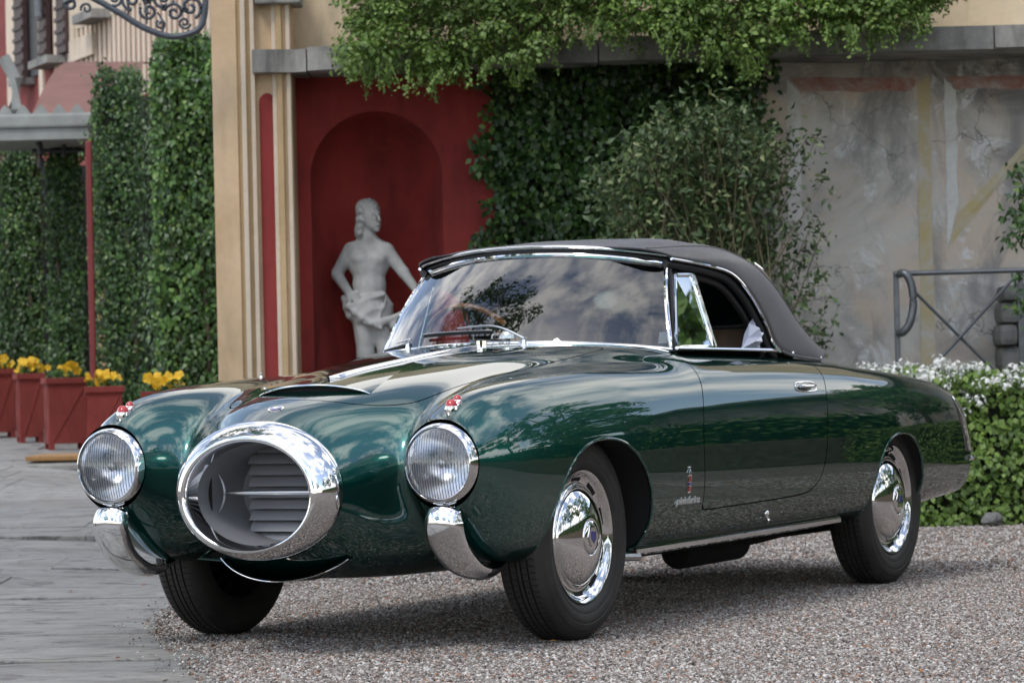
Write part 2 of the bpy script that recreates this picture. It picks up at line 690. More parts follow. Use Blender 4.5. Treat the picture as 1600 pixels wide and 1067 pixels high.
def surf_top(x, y, lo=0.45, hi=1.1):
    x, y = np.broadcast_arrays(np.asarray(x, float), np.asarray(y, float))
    a, b = np.full(x.shape, lo), np.full(x.shape, hi)
    for _ in range(26):
        mz = (a + b) / 2
        ins = body(np.stack([x.ravel(), y.ravel(), mz.ravel()], 1)).reshape(x.shape) < 0
        a, b = np.where(ins, mz, a), np.where(ins, b, mz)
    return a


def surf_side(x, z, lo=0.35, hi=0.95):
    x, z = np.broadcast_arrays(np.asarray(x, float), np.asarray(z, float))
    a, b = np.full(x.shape, lo), np.full(x.shape, hi)
    for _ in range(26):
        my = (a + b) / 2
        ins = body(np.stack([x.ravel(), my.ravel(), z.ravel()], 1)).reshape(x.shape) < 0
        a, b = np.where(ins, my, a), np.where(ins, b, my)
    return a


def catmull(pts, n=8, closed=True):
    P = np.array(pts, float)
    out = []
    m_ = len(P)
    rng_ = range(m_) if closed else range(m_ - 1)
    for i in rng_:
        p0, p1, p2, p3 = (P[(i - 1) % m_], P[i], P[(i + 1) % m_], P[(i + 2) % m_]) if closed else (P[max(i - 1, 0)], P[i], P[i + 1], P[min(i + 2, m_ - 1)])
        for t in np.arange(n) / n:
            out.append(.5 * ((2 * p1) + (p2 - p0) * t + (2 * p0 - 5 * p1 + 4 * p2 - p3) * t**2 + (3 * p1 - p0 - 3 * p2 + p3) * t**3))
    if not closed:
        out.append(P[-1])
    return np.array(out)


def poly_sdf(Q, poly):
    A, B = poly, np.roll(poly, -1, 0)
    d = np.full(len(Q), 1e9)
    ins = np.zeros(len(Q), bool)
    for a, b in zip(A, B):
        e = b - a
        w_ = Q - a
        t = np.clip((w_ @ e) / (e @ e + 1e-12), 0, 1)
        d = np.minimum(d, np.linalg.norm(w_ - t[:, None] * e, axis=1))
        c1 = (a[1] > Q[:, 1]) != (b[1] > Q[:, 1])
        xx = a[0] + (Q[:, 1] - a[1]) * e[0] / (e[1] if abs(e[1]) > 1e-12 else 1e-12)
        ins ^= c1 & (Q[:, 0] < xx)
    return np.where(ins, -d, d)


ARCH = {'f': (-.040, .27, .352, .345), 'r': (WB * -1 + .045, .27, .293, .298)}


def arch_fn(P, key):
    cx, cz, ax, az = ARCH[key]
    dz = np.maximum(P[:, 2] - cz, 0)
    return np.maximum(superell(P[:, 0] - cx, dz, ax, az, 2.25), .46 - np.abs(P[:, 1]))


BV, BQ = surface_nets(body, (-3.82, -.84, .14), (.90, .84, .98), 0.0155)
BT = np.concatenate([BQ[:, [0, 1, 2]], BQ[:, [0, 2, 3]]])


def drop(fn):
    global BV, BT
    BV, ins, out = cut_tris(BV, BT, fn(BV))
    BT = out


drop(lambda P: np.maximum(.695 - P[:, 0], .42 - np.abs(P[:, 1])))
drop(lambda P: np.maximum(.788 - P[:, 0], np.abs(P[:, 1]) - .42))
drop(lambda P: arch_fn(P, 'f'))
drop(lambda P: arch_fn(P, 'r'))
drop(lambda P: np.maximum(superell(P[:, 0] + 1.47, P[:, 1], np.full(len(P), .66), np.full(len(P), .548), 4.5), .70 - P[:, 2]))

bonnet_half = [(.572, .001), (.566, .12), (.535, .215), (.45, .30), (.32, .352), (-.1, .402), (-.58, .448), (-.68, .436), (-.705, .34), (-.715, .15), (-.718, .001)]
bonnet_poly = catmull(bonnet_half + [(x, -y) for x, y in bonnet_half[::-1]], 6)
door_poly = catmull([(-.905, .93), (-.895, .87), (-.873, .81), (-.80, .70), (-.768, .60), (-.768, .50), (-.774, .385), (-.79, .362), (-1.0, .363), (-1.35, .369),
                     (-1.62, .377), (-1.73, .398), (-1.80, .45), (-1.838, .53), (-1.858, .62), (-1.90, .72), (-1.965, .80), (-2.0, .86), (-2.01, .93)], 5)

BN = None
GAP = 0.0024


def split(fn, keep):
    """take the panel fn < -GAP out of the shell; returns the panel and the recessed seam bed"""
    global BV, BT
    BV, pan, rest = cut_tris(BV, BT, fn(BV) + GAP)
    BV, bed, out = cut_tris(BV, rest, fn(BV) - GAP)
    BT = out
    return pan


def panel(name, T, mat, parent, push=0.0):
    v_, t_ = compact(BV, T)
    nn = unit(gradf(body, v_))
    return mesh_obj(name, v_ - nn * push, t_, mat, parent, normals=nn)


def bed_of(fn, V, T):
    Vc, a, rest = cut_tris(V, T, fn(V) + .012)
    Vc, bed, _ = cut_tris(Vc, rest, fn(Vc) - .012)
    return compact(Vc, bed)


fb = lambda P: np.maximum(poly_sdf(P[:, :2], bonnet_poly), .58 - P[:, 2])
fdl = lambda P: np.maximum(poly_sdf(P[:, [0, 2]], door_poly), .45 - P[:, 1])
fdr = lambda P: np.maximum(poly_sdf(P[:, [0, 2]], door_poly), .45 + P[:, 1])
beds = [bed_of(f, BV, BT) for f in (fb, fdl, fdr)]
T_bon = split(fb, 1)
T_dl = split(fdl, 1)
T_dr = split(fdr, 1)
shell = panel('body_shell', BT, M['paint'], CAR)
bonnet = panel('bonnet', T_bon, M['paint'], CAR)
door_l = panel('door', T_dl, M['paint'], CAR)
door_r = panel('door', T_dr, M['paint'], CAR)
for (v_, t_), par in zip(beds, (bonnet, door_l, door_r)):
    nn = unit(gradf(body, v_))
    mesh_obj('seam', v_ - nn * .007, t_, M['black'], par)

# wheel wells with a rolled paint lip round each arch
for key in 'fr':
    cx, cz, ax, az = ARCH[key]
    th = np.linspace(0, math.pi, 41)
    ex = cx + ax * np.sign(np.cos(th)) * np.abs(np.cos(th)) ** (2 / 2.25)
    ez = cz + az * np.abs(np.sin(th)) ** (2 / 2.25)
    ex = np.concatenate([[ex[0]], ex, [ex[-1]]])
    ez = np.concatenate([[.248], ez, [.248]])
    for s in (1, -1):
        ey = surf_side(ex, ez)
        k_ = np.linspace(0, 1, 5)
        G = np.stack([np.stack([ex, s * (ey * (1 - t) + .40 * t), ez], 1) for t in k_], 1)
        mb = MB().grid(G)
        n0 = len(mb.v)
        inner = np.stack([ex, np.full(len(ex), s * .40), ez], 1)
        mb.add(inner, [tuple(range(len(ex)))])
        mb.obj('wheel_well', M['well'], CAR)
        P = np.stack([ex, s * (ey - .003), ez], 1)
        MB().tube(P, .0055, 8).obj('arch_lip', M['paint'], CAR)
# cabin tub and floor, so that nothing shows through below
mb = MB()
mb.add([(x, y, z) for z in (.30, .88) for x, y in ((-.78, .53), (-2.10, .53), (-2.10, -.53), (-.78, -.53))],
       [(0, 1, 2, 3), (0, 1, 5, 4), (1, 2, 6, 5), (2, 3, 7, 6), (3, 0, 4, 7)])
mb.obj('cabin_tub', M['interior'], CAR, smooth=False)
MB().box((-3.3, -.42, .19), (-.35, .42, .24), bev=.02).obj('underbody', M['well'], CAR)


# ---- oval nose ring, duct, slats
def ring_grid(prof, n=72):
    th = np.linspace(0, 2 * math.pi, n, endpoint=False)
    return np.stack([np.stack([np.full(n, x), sy * np.cos(th), zc + sz * np.sin(th)], 1) for sy, sz, zc, x in prof], 1)


ring = MB().grid(ring_grid([(.205, .150, .478, .775), (.212, .156, .478, .81), (.216, .160, .478, .826), (.222, .164, .479, .832), (.230, .169, .480, .832),
                            (.244, .178, .483, .822), (.262, .191, .486, .806), (.276, .201, .488, .788), (.285, .207, .489, .768), (.288, .210, .489, .752),
                            (.286, .209, .489, .742), (.272, .198, .489, .740)]), True)
ringo = ring.obj('nose_ring', M['chrome'], CAR, angle=60)
ringo.location = (.018, 0, 0)
MB().grid(ring_grid([(.213, .157, .478, .826), (.208, .153, .478, .78), (.200, .147, .478, .70), (.195, .145, .479, .64), (.19, .143, .48, .56), (.10, .08, .48, .555), (.001, .001, .48, .555)]), True).obj('intake_duct', M['duct'], CAR, angle=50)
for i in range(9):
    zc = .345 + i * .034
    wy = .19 * math.sqrt(max(.05, 1 - ((zc - .48) / .158) ** 2))
    y0 = max(-wy, -.125)
    G = []
    for xx, zz in ((.628, -.016), (.632, -.017), (.618, .006), (.600, .017), (.592, .017), (.612, -.004)):
        G.append([(xx, yy, zc + zz) for yy in np.linspace(y0, wy, 8)])
    MB().grid(np.array(G), True).obj('grille_slat', M['slat'], CAR, angle=30)
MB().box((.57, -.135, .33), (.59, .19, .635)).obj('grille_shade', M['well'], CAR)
yy = np.linspace(-.165, .205, 24)
MB().tube(np.stack([np.full(24, .705), yy, np.full(24, .482)], 1), np.interp(yy, [-.165, -.10, .205], [.003, .008, .009]), 12).obj('intake_bar', M['satin'], CAR)
th = np.linspace(-1, 1, 17)
MB().tube(np.stack([.715 - .03 * th**2 * 0, -.158 - .022 * th**2, .482 + .058 * th], 1), .0045 * np.sqrt(np.maximum(.04, 1 - th**2)), 8).obj('duct_blade', M['slat'], CAR)
mb = MB()
mb.grid(np.stack([np.stack([.735 + 0 * th, -.190 - .010 * (1 - th**2) + s * .010 * (1 - th**2), .482 + .055 * th], 1) for s in (-1, 1)], 0))
mb.obj('duct_slot', M['well'], CAR)
# chin trim under the ring
yy = np.linspace(-.225, .225, 31)
zz = .214 + 0.055 * (yy / .225) ** 2 + .012 * (yy / .225) ** 6
mb = MB()
mb.tube(np.stack([.690 - .05 * (yy / .225) ** 2, yy, zz], 1), .0022, 8)
mb.obj('chin_trim', M['chrome'], CAR)
G = np.stack([np.stack([xx - .05 * (yy / .225) ** 2, yy, zz + dz], 1) for xx, dz in ((.688, .0), (.60, -.006), (.45, .0), (.35, .03))], 0)
MB().grid(G).obj('chin_panel', M['paint'], CAR)


# ---- headlights
def headlight(s):
    h = empty('headlight', (0, 0, 0), parent=CAR)
    o_ = (0, s * .58, .563)
    MB().lathe([(.096, .690), (.101, .708), (.1035, .720), (.107, .7245), (.112, .721), (.118, .710), (.1235, .692), (.1275, .668), (.129, .645), (.125, .636)], 64, 'x', o_).obj('bezel', M['chrome'], h, angle=60)
    MB().lathe([(.0005, .615), (.025, .618), (.05, .630), (.075, .655), (.092, .685), (.101, .705)], 48, 'x', o_).obj('reflector', M['reflector'], h)
    MB().lathe([(.0005, .70), (.012, .698), (.016, .685), (.016, .64), (.0005, .63)], 16, 'x', o_).obj('bulb', M['satin'], h)
    # fluted lens
    nr, na = 14, 96
    G = np.zeros((na, nr, 3))
    for i in range(na):
        for j in range(nr):
            r = .1055 * j / (nr - 1) + 1e-4
            t = 2 * math.pi * i / na
            yy_, zz_ = r * math.cos(t), r * math.sin(t)
            G[i, j] = (.722 + .022 * (1 - (r / .1055) ** 2), o_[1] + yy_, o_[2] + zz_)
    MB().grid(G, True).obj('lens', M['lens'], h)
    nb = 23
    for k in range(nb):
        yy_ = -.098 + .196 * k / (nb - 1)
        hz = math.sqrt(max(.0004, .1015**2 - yy_**2))
        zz_ = np.linspace(-hz, hz * (.95 if k % 2 else .9), 9)
        rr_ = np.sqrt(yy_**2 + zz_**2)
        MBF.tube(np.stack([.7195 + .022 * (1 - (rr_ / .1055) ** 2), o_[1] + yy_ + 0 * zz_, o_[2] + zz_], 1), .0022, 5)
    return h


for s in (1, -1):
    MBF = MB()
    hl = headlight(s)
    prop(MBF.obj('lens_flutes', M['lens'], hl), kind='stuff')
    MB().lathe([(.0005, .014), (.006, .012), (.0085, 0), (.006, -.012), (.0005, -.014)], 14, 'z', (.690, s * .583, .424)).obj('screw', M['chrome'], hl)
    # indicator on the fender crest
    z0 = float(surf_top(.615, .58 * s))
    il = empty('indicator_lamp', parent=CAR)
    slope = float((surf_top(.64, .58) - surf_top(.58, .58)) / .06)
    pts = []
    for u_ in np.linspace(.005, .995, 13):
        xx = .655 - .085 * u_
        w_ = .021 * math.sin(math.pi * (u_ ** .75)) ** .7
        pts.append((xx, w_))
    loop = [(x, s * .58 + w_) for x, w_ in pts] + [(x, s * .58 - w_) for x, w_ in pts[::-1]]
    zs = surf_top([p[0] for p in loop], [p[1] for p in loop])
    MB().prism([(p[0], p[1], z + .006) for p, z in zip(loop, zs)], (0, 0, -.012), (0, 0, .003)).obj('base', M['chrome'], il)
    for xx, rr_ in ((.628, .0185), (.590, .013)):
        zt = float(surf_top(xx, .58))
        MB().lathe([(.0005, rr_ * 1.05), (rr_ * .5, rr_ * .95), (rr_ * .87, rr_ * .55), (rr_, 0), (rr_, -.01)], 20, 'z', (xx, s * .58, zt + .008)).obj('lens', M['red'], il)
        MB().lathe([(rr_ * .98, .000), (rr_ * 1.10, -.001), (rr_ * 1.15, -.012)], 20, 'z', (xx, s * .58, zt + .008)).obj('lamp_rim', M['chrome'], il)
    # crescent over-rider
    c = catmull([(.694, .428), (.716, .402), (.711, .358), (.675, .305), (.61, .262), (.53, .240), (.44, .240), (.355, .256)], 6, False)
    n_ = len(c)
    t_ = np.linspace(0, 1, n_)
    tang = unit(np.gradient(c, axis=0))
    nor = np.stack([tang[:, 1], -tang[:, 0]], 1)
    nor *= np.sign((nor @ np.array([1., -1.])))[:, None]
    half = .062 * np.clip(np.interp(t_, [0, .06, .2, .55, .85, 1], [.45, .85, 1.0, .92, .55, .10]), 0, 1)
    thick = .042 * np.interp(t_, [0, .1, .4, .8, 1], [.6, 1, 1, .7, .25])
    G = []
    for i in range(n_):
        row = []
        for k in range(15):
            a_ = math.pi * k / 14
            oy = -math.cos(a_) * half[i]
            on = thick[i] * math.sin(a_) ** .8 - .004
            row.append((c[i, 0] + nor[i, 0] * on - .018, s * (.583 + oy + .012 * t_[i]), c[i, 1] + nor[i, 1] * on + .002))
        row.append((c[i, 0] - .022, s * (.583 + half[i] * .8), c[i, 1] + .01))
        row.append((c[i, 0] - .022, s * (.583 - half[i] * .8), c[i, 1] + .01))
        row.append(row[0])
        G.append(row)
    mb = MB().grid(np.array(G))
    mb.add(G[0][:-1], [tuple(range(len(G[0]) - 1))])
    mb.add(G[-1][:-1], [tuple(range(len(G[0]) - 1))])
    mb.obj('over_rider', M['chrome'], CAR, angle=50)


# ---- bonnet scoop, spear, badge
def on_top(x, y, dz=0.0):
    return float(surf_top(x, y)) + dz


nu, nv = 22, 25
U, Vv = np.meshgrid(np.linspace(0, 1, nu), np.linspace(-1, 1, nv), indexing='ij')
sx = .458 - .02 * Vv**2 - U * (.62 - .1 * Vv**2)
sy = Vv * (.198 * (1 - .55 * U))
hh = .019 * (1 - U) ** 1.4 * (1 - Vv**2) ** .8 - .0015 * (U**.5)
SZ = surf_top(sx, sy) + hh
G = np.stack([sx, sy, SZ], -1)
MB().grid(G).obj('bonnet_scoop', M['paint'], CAR)
lipP = G[0].copy()
lipP[:, 0] += .004
MB().tube(lipP, np.interp(np.abs(np.linspace(-1, 1, nv)), [0, .9, 1], [.0036, .0032, .0015]), 8).obj('scoop_lip', M['chrome'], CAR)
low = lipP.copy()
low[:, 2] = surf_top(low[:, 0], low[:, 1]) + .001
back = low.copy()
lipP[:, 0] -= .012
low[:, 0] -= .012
MB().grid(np.stack([lipP, low])).obj('scoop_mouth', M['well'], CAR)
xs = np.linspace(.352, -.64, 50)
zs = surf_top(xs, 0 * xs) + np.maximum(0, .019 * np.clip(1 - (.458 - xs) / .62, 0, 1) ** 1.4)
wd = np.interp(xs, [-.64, -.60, 0, .30, .352], [.004, .009, .0125, .016, .003])
G = np.stack([np.stack([xs, wd * c_, zs + dz], 1) for c_, dz in ((-1, -.002), (-.8, .008), (0, .011), (.8, .008), (1, -.002))], 0)
MB().grid(G).obj('bonnet_spear', M['chrome'], CAR, angle=60)
st = MB()
z0 = on_top(-.655, 0)
pts = [((.018 if k % 2 == 0 else .007) * math.cos(k * math.pi / 4), (.018 if k % 2 == 0 else .007) * math.sin(k * math.pi / 4)) for k in range(8)]
st.prism([(-.655 + a * .6, b, z0 + .016 + a * .0) for a, b in pts], (0, 0, -.016), (0, 0, .006))
st.obj('washer_jet', M['chrome'], CAR)
# oval badge on the nose
th = np.linspace(0, 2 * math.pi, 28, endpoint=False)
for rr_, dz, mm_, nm in ((1.0, .0035, 'chrome', 'nose_badge'), (.72, .0052, 'blue', 'badge_field'), (.36, .0066, 'chrome', 'badge_wheel')):
    bx_, by_ = .668 + .020 * rr_ * np.cos(th), .027 * rr_ * np.sin(th)
    zz = surf_top(bx_, by_)
    MB().prism(np.stack([bx_, by_, zz + dz], 1), (0, 0, -.006), (0, 0, .0)).obj(nm, M[mm_], CAR)


# ---- wheels
def make_wheel():
    w = empty('wheel', parent=CAR)
    R, W_ = TY_R, .080
    prof = [(.200, -.060), (.222, -.075), (.255, -.083), (.285, -.080), (.303, -.071), (.312, -.060)]
    t = [(.312, -.060), (.3175, -.050), (.318, -.034), (.311, -.033), (.311, -.029), (.318, -.028), (.3185, -.011), (.311, -.010), (.311, -.006), (.3185, -.005),
         (.3185, .005), (.311, .006), (.311, .010), (.3185, .011), (.318, .028), (.311, .029), (.311, .033), (.318, .034), (.3175, .050), (.312, .060)]
    o2 = [(.303, .071), (.297, .0745), (.2955, .0725), (.292, .0765), (.285, .080), (.270, .0825), (.268, .0808), (.264, .0828), (.255, .083), (.240, .0805), (.238, .079), (.234, .0797), (.222, .075), (.213, .068), (.207, .060), (.200, .060)]
    MB().lathe(prof + t[1:] + o2, 96, 'y').obj('tyre', M['tyre'], w, angle=35)
    # sipes across the tread
    sp = MB()
    for k in range(96):
        a = 2 * math.pi * k / 96
        for y0, y1, off in ((-.056, -.036, 0), (-.026, -.012, .02), (.012, .026, .01), (.036, .056, .03)):
            P = []
            for yy_ in (y0, (y0 + y1) / 2, y1):
                aa = a + off + (.008 if yy_ == (y0 + y1) / 2 else 0)
                P.append((.3186 * math.cos(aa), yy_, .3186 * math.sin(aa)))
            sp.tube(P, .0016, 3, caps=False)
    prop(sp.obj('tread_sipes', M['well'], w, fix=False), kind='stuff')
    MB().lathe([(.208, .058), (.2085, .066), (.205, .071), (.199, .069), (.193, .060), (.183, .049), (.170, .044), (.160, .046), (.157, .050), (.150, .045), (.140, .03)], 72, 'y').obj('rim', M['chrome'], w, angle=50)
    MB().lathe([(.156, .048), (.1545, .054), (.150, .060), (.140, .068), (.120, .079), (.095, .088), (.070, .094), (.058, .0955), (.0555, .0935), (.052, .0935), (.0505, .0965), (.048, .0990), (.03, .1015), (.0005, .1025)], 72, 'y').obj('hubcap', M['chrome'], w, angle=40)
    sl = MB()
    for k in range(10):
        a = 2 * math.pi * (k + .5) / 10
        G = []
        for rr_, yy_ in ((.1835, .0503), (.1715, .0455)):
            G.append([(rr_ * math.cos(a + d), yy_, rr_ * math.sin(a + d)) for d in np.linspace(-.16, .16, 7)])
        MB().grid(np.array(G)).obj('rim_slot', M['well'], w)
    hx = [(.034 * math.cos(k * math.pi / 3), .034 * math.sin(k * math.pi / 3)) for k in range(6)]
    MB().prism([(a, .101, b) for a, b in hx], (0, 0, 0), (0, .004, 0)).obj('hub_emblem', M['chrome'], w)
    MB().prism([(a, .1052, b) for a, b in [(-.015, .016), (.015, .016), (.015, -.006), (0, -.019), (-.015, -.006)]], (0, 0, 0), (0, .0012, 0)).obj('hub_shield', M['blue'], w)
    return w


w0 = make_wheel()
first = True
for x, s in ((0, 1), (0, -1), (-WB, 1), (-WB, -1)):
    w = w0 if first else dup(w0, CAR)
    first = False
    w.location = (x, s * .622, TY_R - .004)
    w.rotation_euler = (0, 0.4 * x, 0 if s > 0 else math.pi)
for x in (0, -WB):
    MB().tube([(x, -.56, TY_R), (x, .56, TY_R)], .035, 12).obj('axle', M['well'], CAR)

# ---- windscreen
def ws_curve(cx, cz, ex, ey, ez, n=33):
    t = np.linspace(-1, 1, n)
    return np.stack([cx + (ex - cx) * (np.abs(t) ** 2.4), ey * t, cz + (ez - cz) * np.abs(t) ** 2.2], 1)


wb_ = ws_curve(-.758, .926, -.965, .560, .893)
wt_ = ws_curve(-1.005, 1.232, -1.135, .470, 1.188)
G = np.stack([wb_ + (wt_ - wb_) * t + np.array([.018, 0, .006]) * math.sin(math.pi * t) for t in np.linspace(0, 1, 10)], 0)
ws = empty('windscreen', parent=CAR)
MB().grid(G).obj('glass', M['glass'], ws)
mb = MB().tube(np.concatenate([wb_, G[1:-1, -1], wt_[::-1], G[1:-1, 0][::-1]]), .0085, 8, closed=True)
mb.obj('frame', M['chrome'], ws)
wc = wb_.copy()
wc[:, 2] -= .012
wc[:, 0] += .014
MB().tube(wc, .010, 8, flat=.8).obj('base_seal', M['black'], ws)
wc2 = wb_.copy()
wc2[:, 0] += .040 + .02 * np.abs(np.linspace(-1, 1, 33)) ** 2
wc2[:, 1] *= 1.03
wc2[:, 2] = surf_top(wc2[:, 0], wc2[:, 1]) + .003
MB().tube(wc2, .0045, 8).obj('cowl_trim', M['chrome'], ws)
hd = wt_ + np.array([-.012, 0, .013])
MB().tube(hd, .010, 10, flat=.9).obj('header_seal', M['black'], ws)
hd2 = wt_ * np.array([1, 1.035, 1]) + np.array([.002, 0, .027])
MB().tube(hd2, .0085, 10, flat=.75).obj('header_trim', M['chrome'], ws)
# inside post, wipers, sticker
for s in (1, -1):
    P = wb_[0 if s < 0 else -1], wt_[0 if s < 0 else -1]
    MB().tube([P[0] + np.array([-.02, -.0 * s, -.02]), P[1] + np.array([-.02, 0, 0])], .012, 8).obj('pillar', M['black'], ws)
MB().add([(-.985, .535, .915), (-.975, .507, .914), (-.993, .505, .952), (-1.003, .531, .953)], [(0, 1, 2, 3)]).obj('screen_sticker', M['paper'], ws, smooth=False)


def on_glass(v, t, off=.012):
    i = np.clip((v + 1) / 2 * 32, 0, 31.999)
    k = int(i)
    fr = i - k
    a = wb_[k] * (1 - fr) + wb_[k + 1] * fr
    b = wt_[k] * (1 - fr) + wt_[k + 1] * fr
    return a + (b - a) * t + np.array([.018, 0, .006]) * math.sin(math.pi * t) + np.array([off, 0, off * .6])


for y_p, v0, v1, t0, t1, vm in ((.13, .02, -.56, .10, .11, -.12), (-.33, -.62, -.95, .03, .02, -.60)):
    wi = empty('wiper', parent=CAR)
    zp = on_top(-.71, y_p)
    MB().lathe([(.0005, .024), (.007, .022), (.009, .010), (.012, .0)], 16, 'z', (-.705 - .1 * abs(y_p), y_p, zp)).obj('pivot', M['chrome'], wi)
    gm = on_glass((v0 + v1) / 2, (t0 + t1) / 2 + .02, .03)
    arm = catmull([(-.705 - .1 * abs(y_p), y_p, zp + .026), on_glass(v0, t0, .045), gm], 8, False)
    MB().tube(arm, np.linspace(.0048, .0028, len(arm)), 8).obj('arm', M['satin'], wi)
    bl = np.array([on_glass(v, t, .014) for v, t in zip(np.linspace(v0 - .04, v1, 14), np.linspace(t0, t1, 14))])
    MB().tube(bl, .005, 6, flat=1.4).obj('blade', M['black'], wi)
    MB().tube(bl + np.array([.008, 0, .006]), .0022, 6).obj('blade_spine', M['satin'], wi)

# ---- soft top
st_c = catmull([(-1.02, 1.258), (-1.35, 1.293), (-1.65, 1.298), (-1.95, 1.272), (-2.2, 1.195), (-2.42, 1.065), (-2.60, .90)], 7, False)
st_e = catmull([(-1.128, .492, 1.208), (-1.33, .540, 1.186), (-1.49, .560, 1.158), (-1.61, .575, 1.088), (-1.70, .588, 1.00), (-1.80, .606, .886), (-2.22, .585, .850)], 7, False)
nv = 28
G = []
for c_, e_ in zip(st_c, st_e):
    row = []
    for k in range(nv + 1):
        ph = math.pi / 2 * k / nv
        y = e_[1] * math.sin(ph) ** .82
        z = e_[2] + (c_[1] - e_[2]) * math.cos(ph) ** .80
        x = c_[0] + (e_[0] - c_[0]) * (k / nv) ** 1.9
        sag = .006 * math.sin(k * .7) * math.sin(c_[0] * 9)
        row.append((x, y, z + sag * .5))
    G.append([(p[0], -p[1], p[2]) for p in row[:0:-1]] + row)
G = np.array(G)
a_, b_ = G.shape[:2]
SV = G.reshape(-1, 3)
SQ = np.array([(i * b_ + j, i * b_ + j + 1, (i + 1) * b_ + j + 1, (i + 1) * b_ + j) for i in range(a_ - 1) for j in range(b_ - 1)])
ST = np.concatenate([SQ[:, [0, 1, 2]], SQ[:, [0, 2, 3]]])
wfn = lambda P: np.maximum(superell(P[:, 1], P[:, 2] - 1.075, np.full(len(P), .36), np.full(len(P), .085), 3.0), P[:, 0] + 2.1)
SV, ins, out = cut_tris(SV, ST, wfn(SV))
top = empty('soft_top', parent=CAR)
v_, t_ = compact(SV, out)
canvas = mesh_obj('canvas', v_, t_, M['canvas'], top)
sm = canvas.modifiers.new('thick', 'SOLIDIFY')
sm.thickness = .006
v_, t_ = compact(SV, ins)
mesh_obj('rear_window', v_, t_, M['glass'], top)
for s in (1, -1):
    MB().tube(G[1:, nv + s * 17] + np.array([0, 0, .001]), .0032, 6).obj('seam', M['canvas'], top)
    e2 = st_e.copy()
    e2[:, 1] = s * (e2[:, 1] + .002)
    k5 = 5 * 7 + 1
    MB().tube(e2[:k5] + np.array([0, 0, -.003]), .0055, 8).obj('edge_trim', M['chrome'], top)
    off = np.array([.012, -.020 * s, -.020])
    MB().tube(e2[:k5] + off, .013, 8).obj('edge_seal', M['black'], top)
    MB().tube(e2[3:k5] + off * 2.1, .012, 8).obj('top_bow', M['black'], top)
    MB().tube(e2[k5 - 1:] + np.array([0, .002 * s, 0]), .006, 8).obj('hem', M['canvas'], top)
    for q in (2, 9, 13):
        p = e2[k5 - 1 + min(q, len(e2) - k5)]
        MB().lathe([(.0005, .006), (.004, .005), (.006, 0)], 12, 'y', (p[0], p[1] + .006 * s, p[2] + .008)).obj('stud', M['chrome'], top)
    # short chrome rail standing off the rear quarter
    P = catmull([(-2.10, s * .37, 1.200), (-2.17, s * .375, 1.175), (-2.225, s * .378, 1.140), (-2.262, s * .38, 1.105), (-2.275, s * .38, 1.075)], 6, False)
    MB().tube(P + np.array([-.022, 0, .014]), .008, 8).obj('window_rail', M['chrome'], top)

# ---- quarter lights, door tops
for s, dr in ((1, door_l), (-1, door_r)):
    q = empty('vent_window', parent=CAR)
    C = [np.array(p) * np.array([1, s, 1]) for p in ((-1.152, .492, 1.150), (-1.262, .506, 1.152), (-1.262, .584, .900), (-.992, .566, .898))]
    MB().add(C, [(0, 1, 2, 3)]).obj('glass', M['side_glass'], q, smooth=False)
    loop = []
    for i in range(4):
        for t in np.linspace(0, 1, 6, endpoint=False):
            loop.append(C[i] + (C[(i + 1) % 4] - C[i]) * t)
    MB().tube(loop, .0085, 8, closed=True).obj('frame', M['chrome'], q)
    MB().tube([C[1] + np.array([-.012, 0, 0]), C[2] + np.array([-.012, 0, 0])], .009, 8).obj('divider', M['chrome'], q)
    xs = np.linspace(-.97, -1.82, 20)
    MB().tube(np.stack([xs, s * np.interp(xs, [-1.82, -.97], [.600, .578]), np.interp(xs, [-1.82, -.97], [.887, .896])], 1), .007, 8).obj('waist_trim', M['chrome'], dr)
    xs = np.linspace(-.97, -1.82, 20)
    ys = np.interp(xs, [-1.82, -.97], [.600, .578])
    G = np.stack([np.stack([xs, s * (ys - o_), np.full(20, zz)], 1) for o_, zz in ((.0, .886), (.05, .890), (.09, .882), (.09, .70))], 0)
    MB().grid(G).obj('door_capping', M['interior'], dr)
    # handle in its chrome surround
    xh = np.linspace(-1.66, -1.80, 12)
    yh = surf_side(xh, np.full(12, .755))
    MB().tube(np.stack([xh, s * (yh + .012), np.full(12, .757)], 1), np.interp(np.arange(12), [0, 2, 9, 11], [.006, .010, .009, .006]), 10, flat=.8).obj('door_handle', M['chrome'], dr)
    lp = []
    for a in np.linspace(0, 2 * math.pi, 28, endpoint=False):
        xx = -1.735 + .095 * np.sign(math.cos(a)) * abs(math.cos(a)) ** .6
        zz = .755 + .017 * np.sign(math.sin(a)) * abs(math.sin(a)) ** .6
        lp.append((xx, s * (float(surf_side(xx, zz)) + .001), zz))
    MB().tube(lp, .003, 6, closed=True).obj('handle_surround', M['chrome'], dr)
    # sill strip and jacking point
    xs = np.linspace(-.40, -2.10, 30)
    zs = np.linspace(.243, .262, 30)
    ys = surf_side(xs, zs + .012)
    G = np.stack([np.stack([xs, s * (ys + o_), zs + dz], 1) for o_, dz in ((-.012, .016), (.008, .014), (.013, .008), (.013, -.006), (.006, -.012), (-.03, -.012))], 0)
    mb = MB().grid(G)
    mb.obj('sill_strip', M['chrome'], CAR, angle=30)
    yj = float(surf_side(-1.35, .318))
    MB().lathe([(.0005, .012), (.008, .010), (.013, .003), (.014, 0)], 18, 'y' , (-1.35, yj, .322)).obj('jack_cover', M['chrome'], CAR) if s > 0 else None
    if s > 0:
        MB().tube([(-1.35, yj + .004, .318), (-1.352, yj + .008, .300), (-1.356, yj + .002, .288)], [.009, .007, .003], 8).obj('jack_tongue', M['chrome'], CAR)
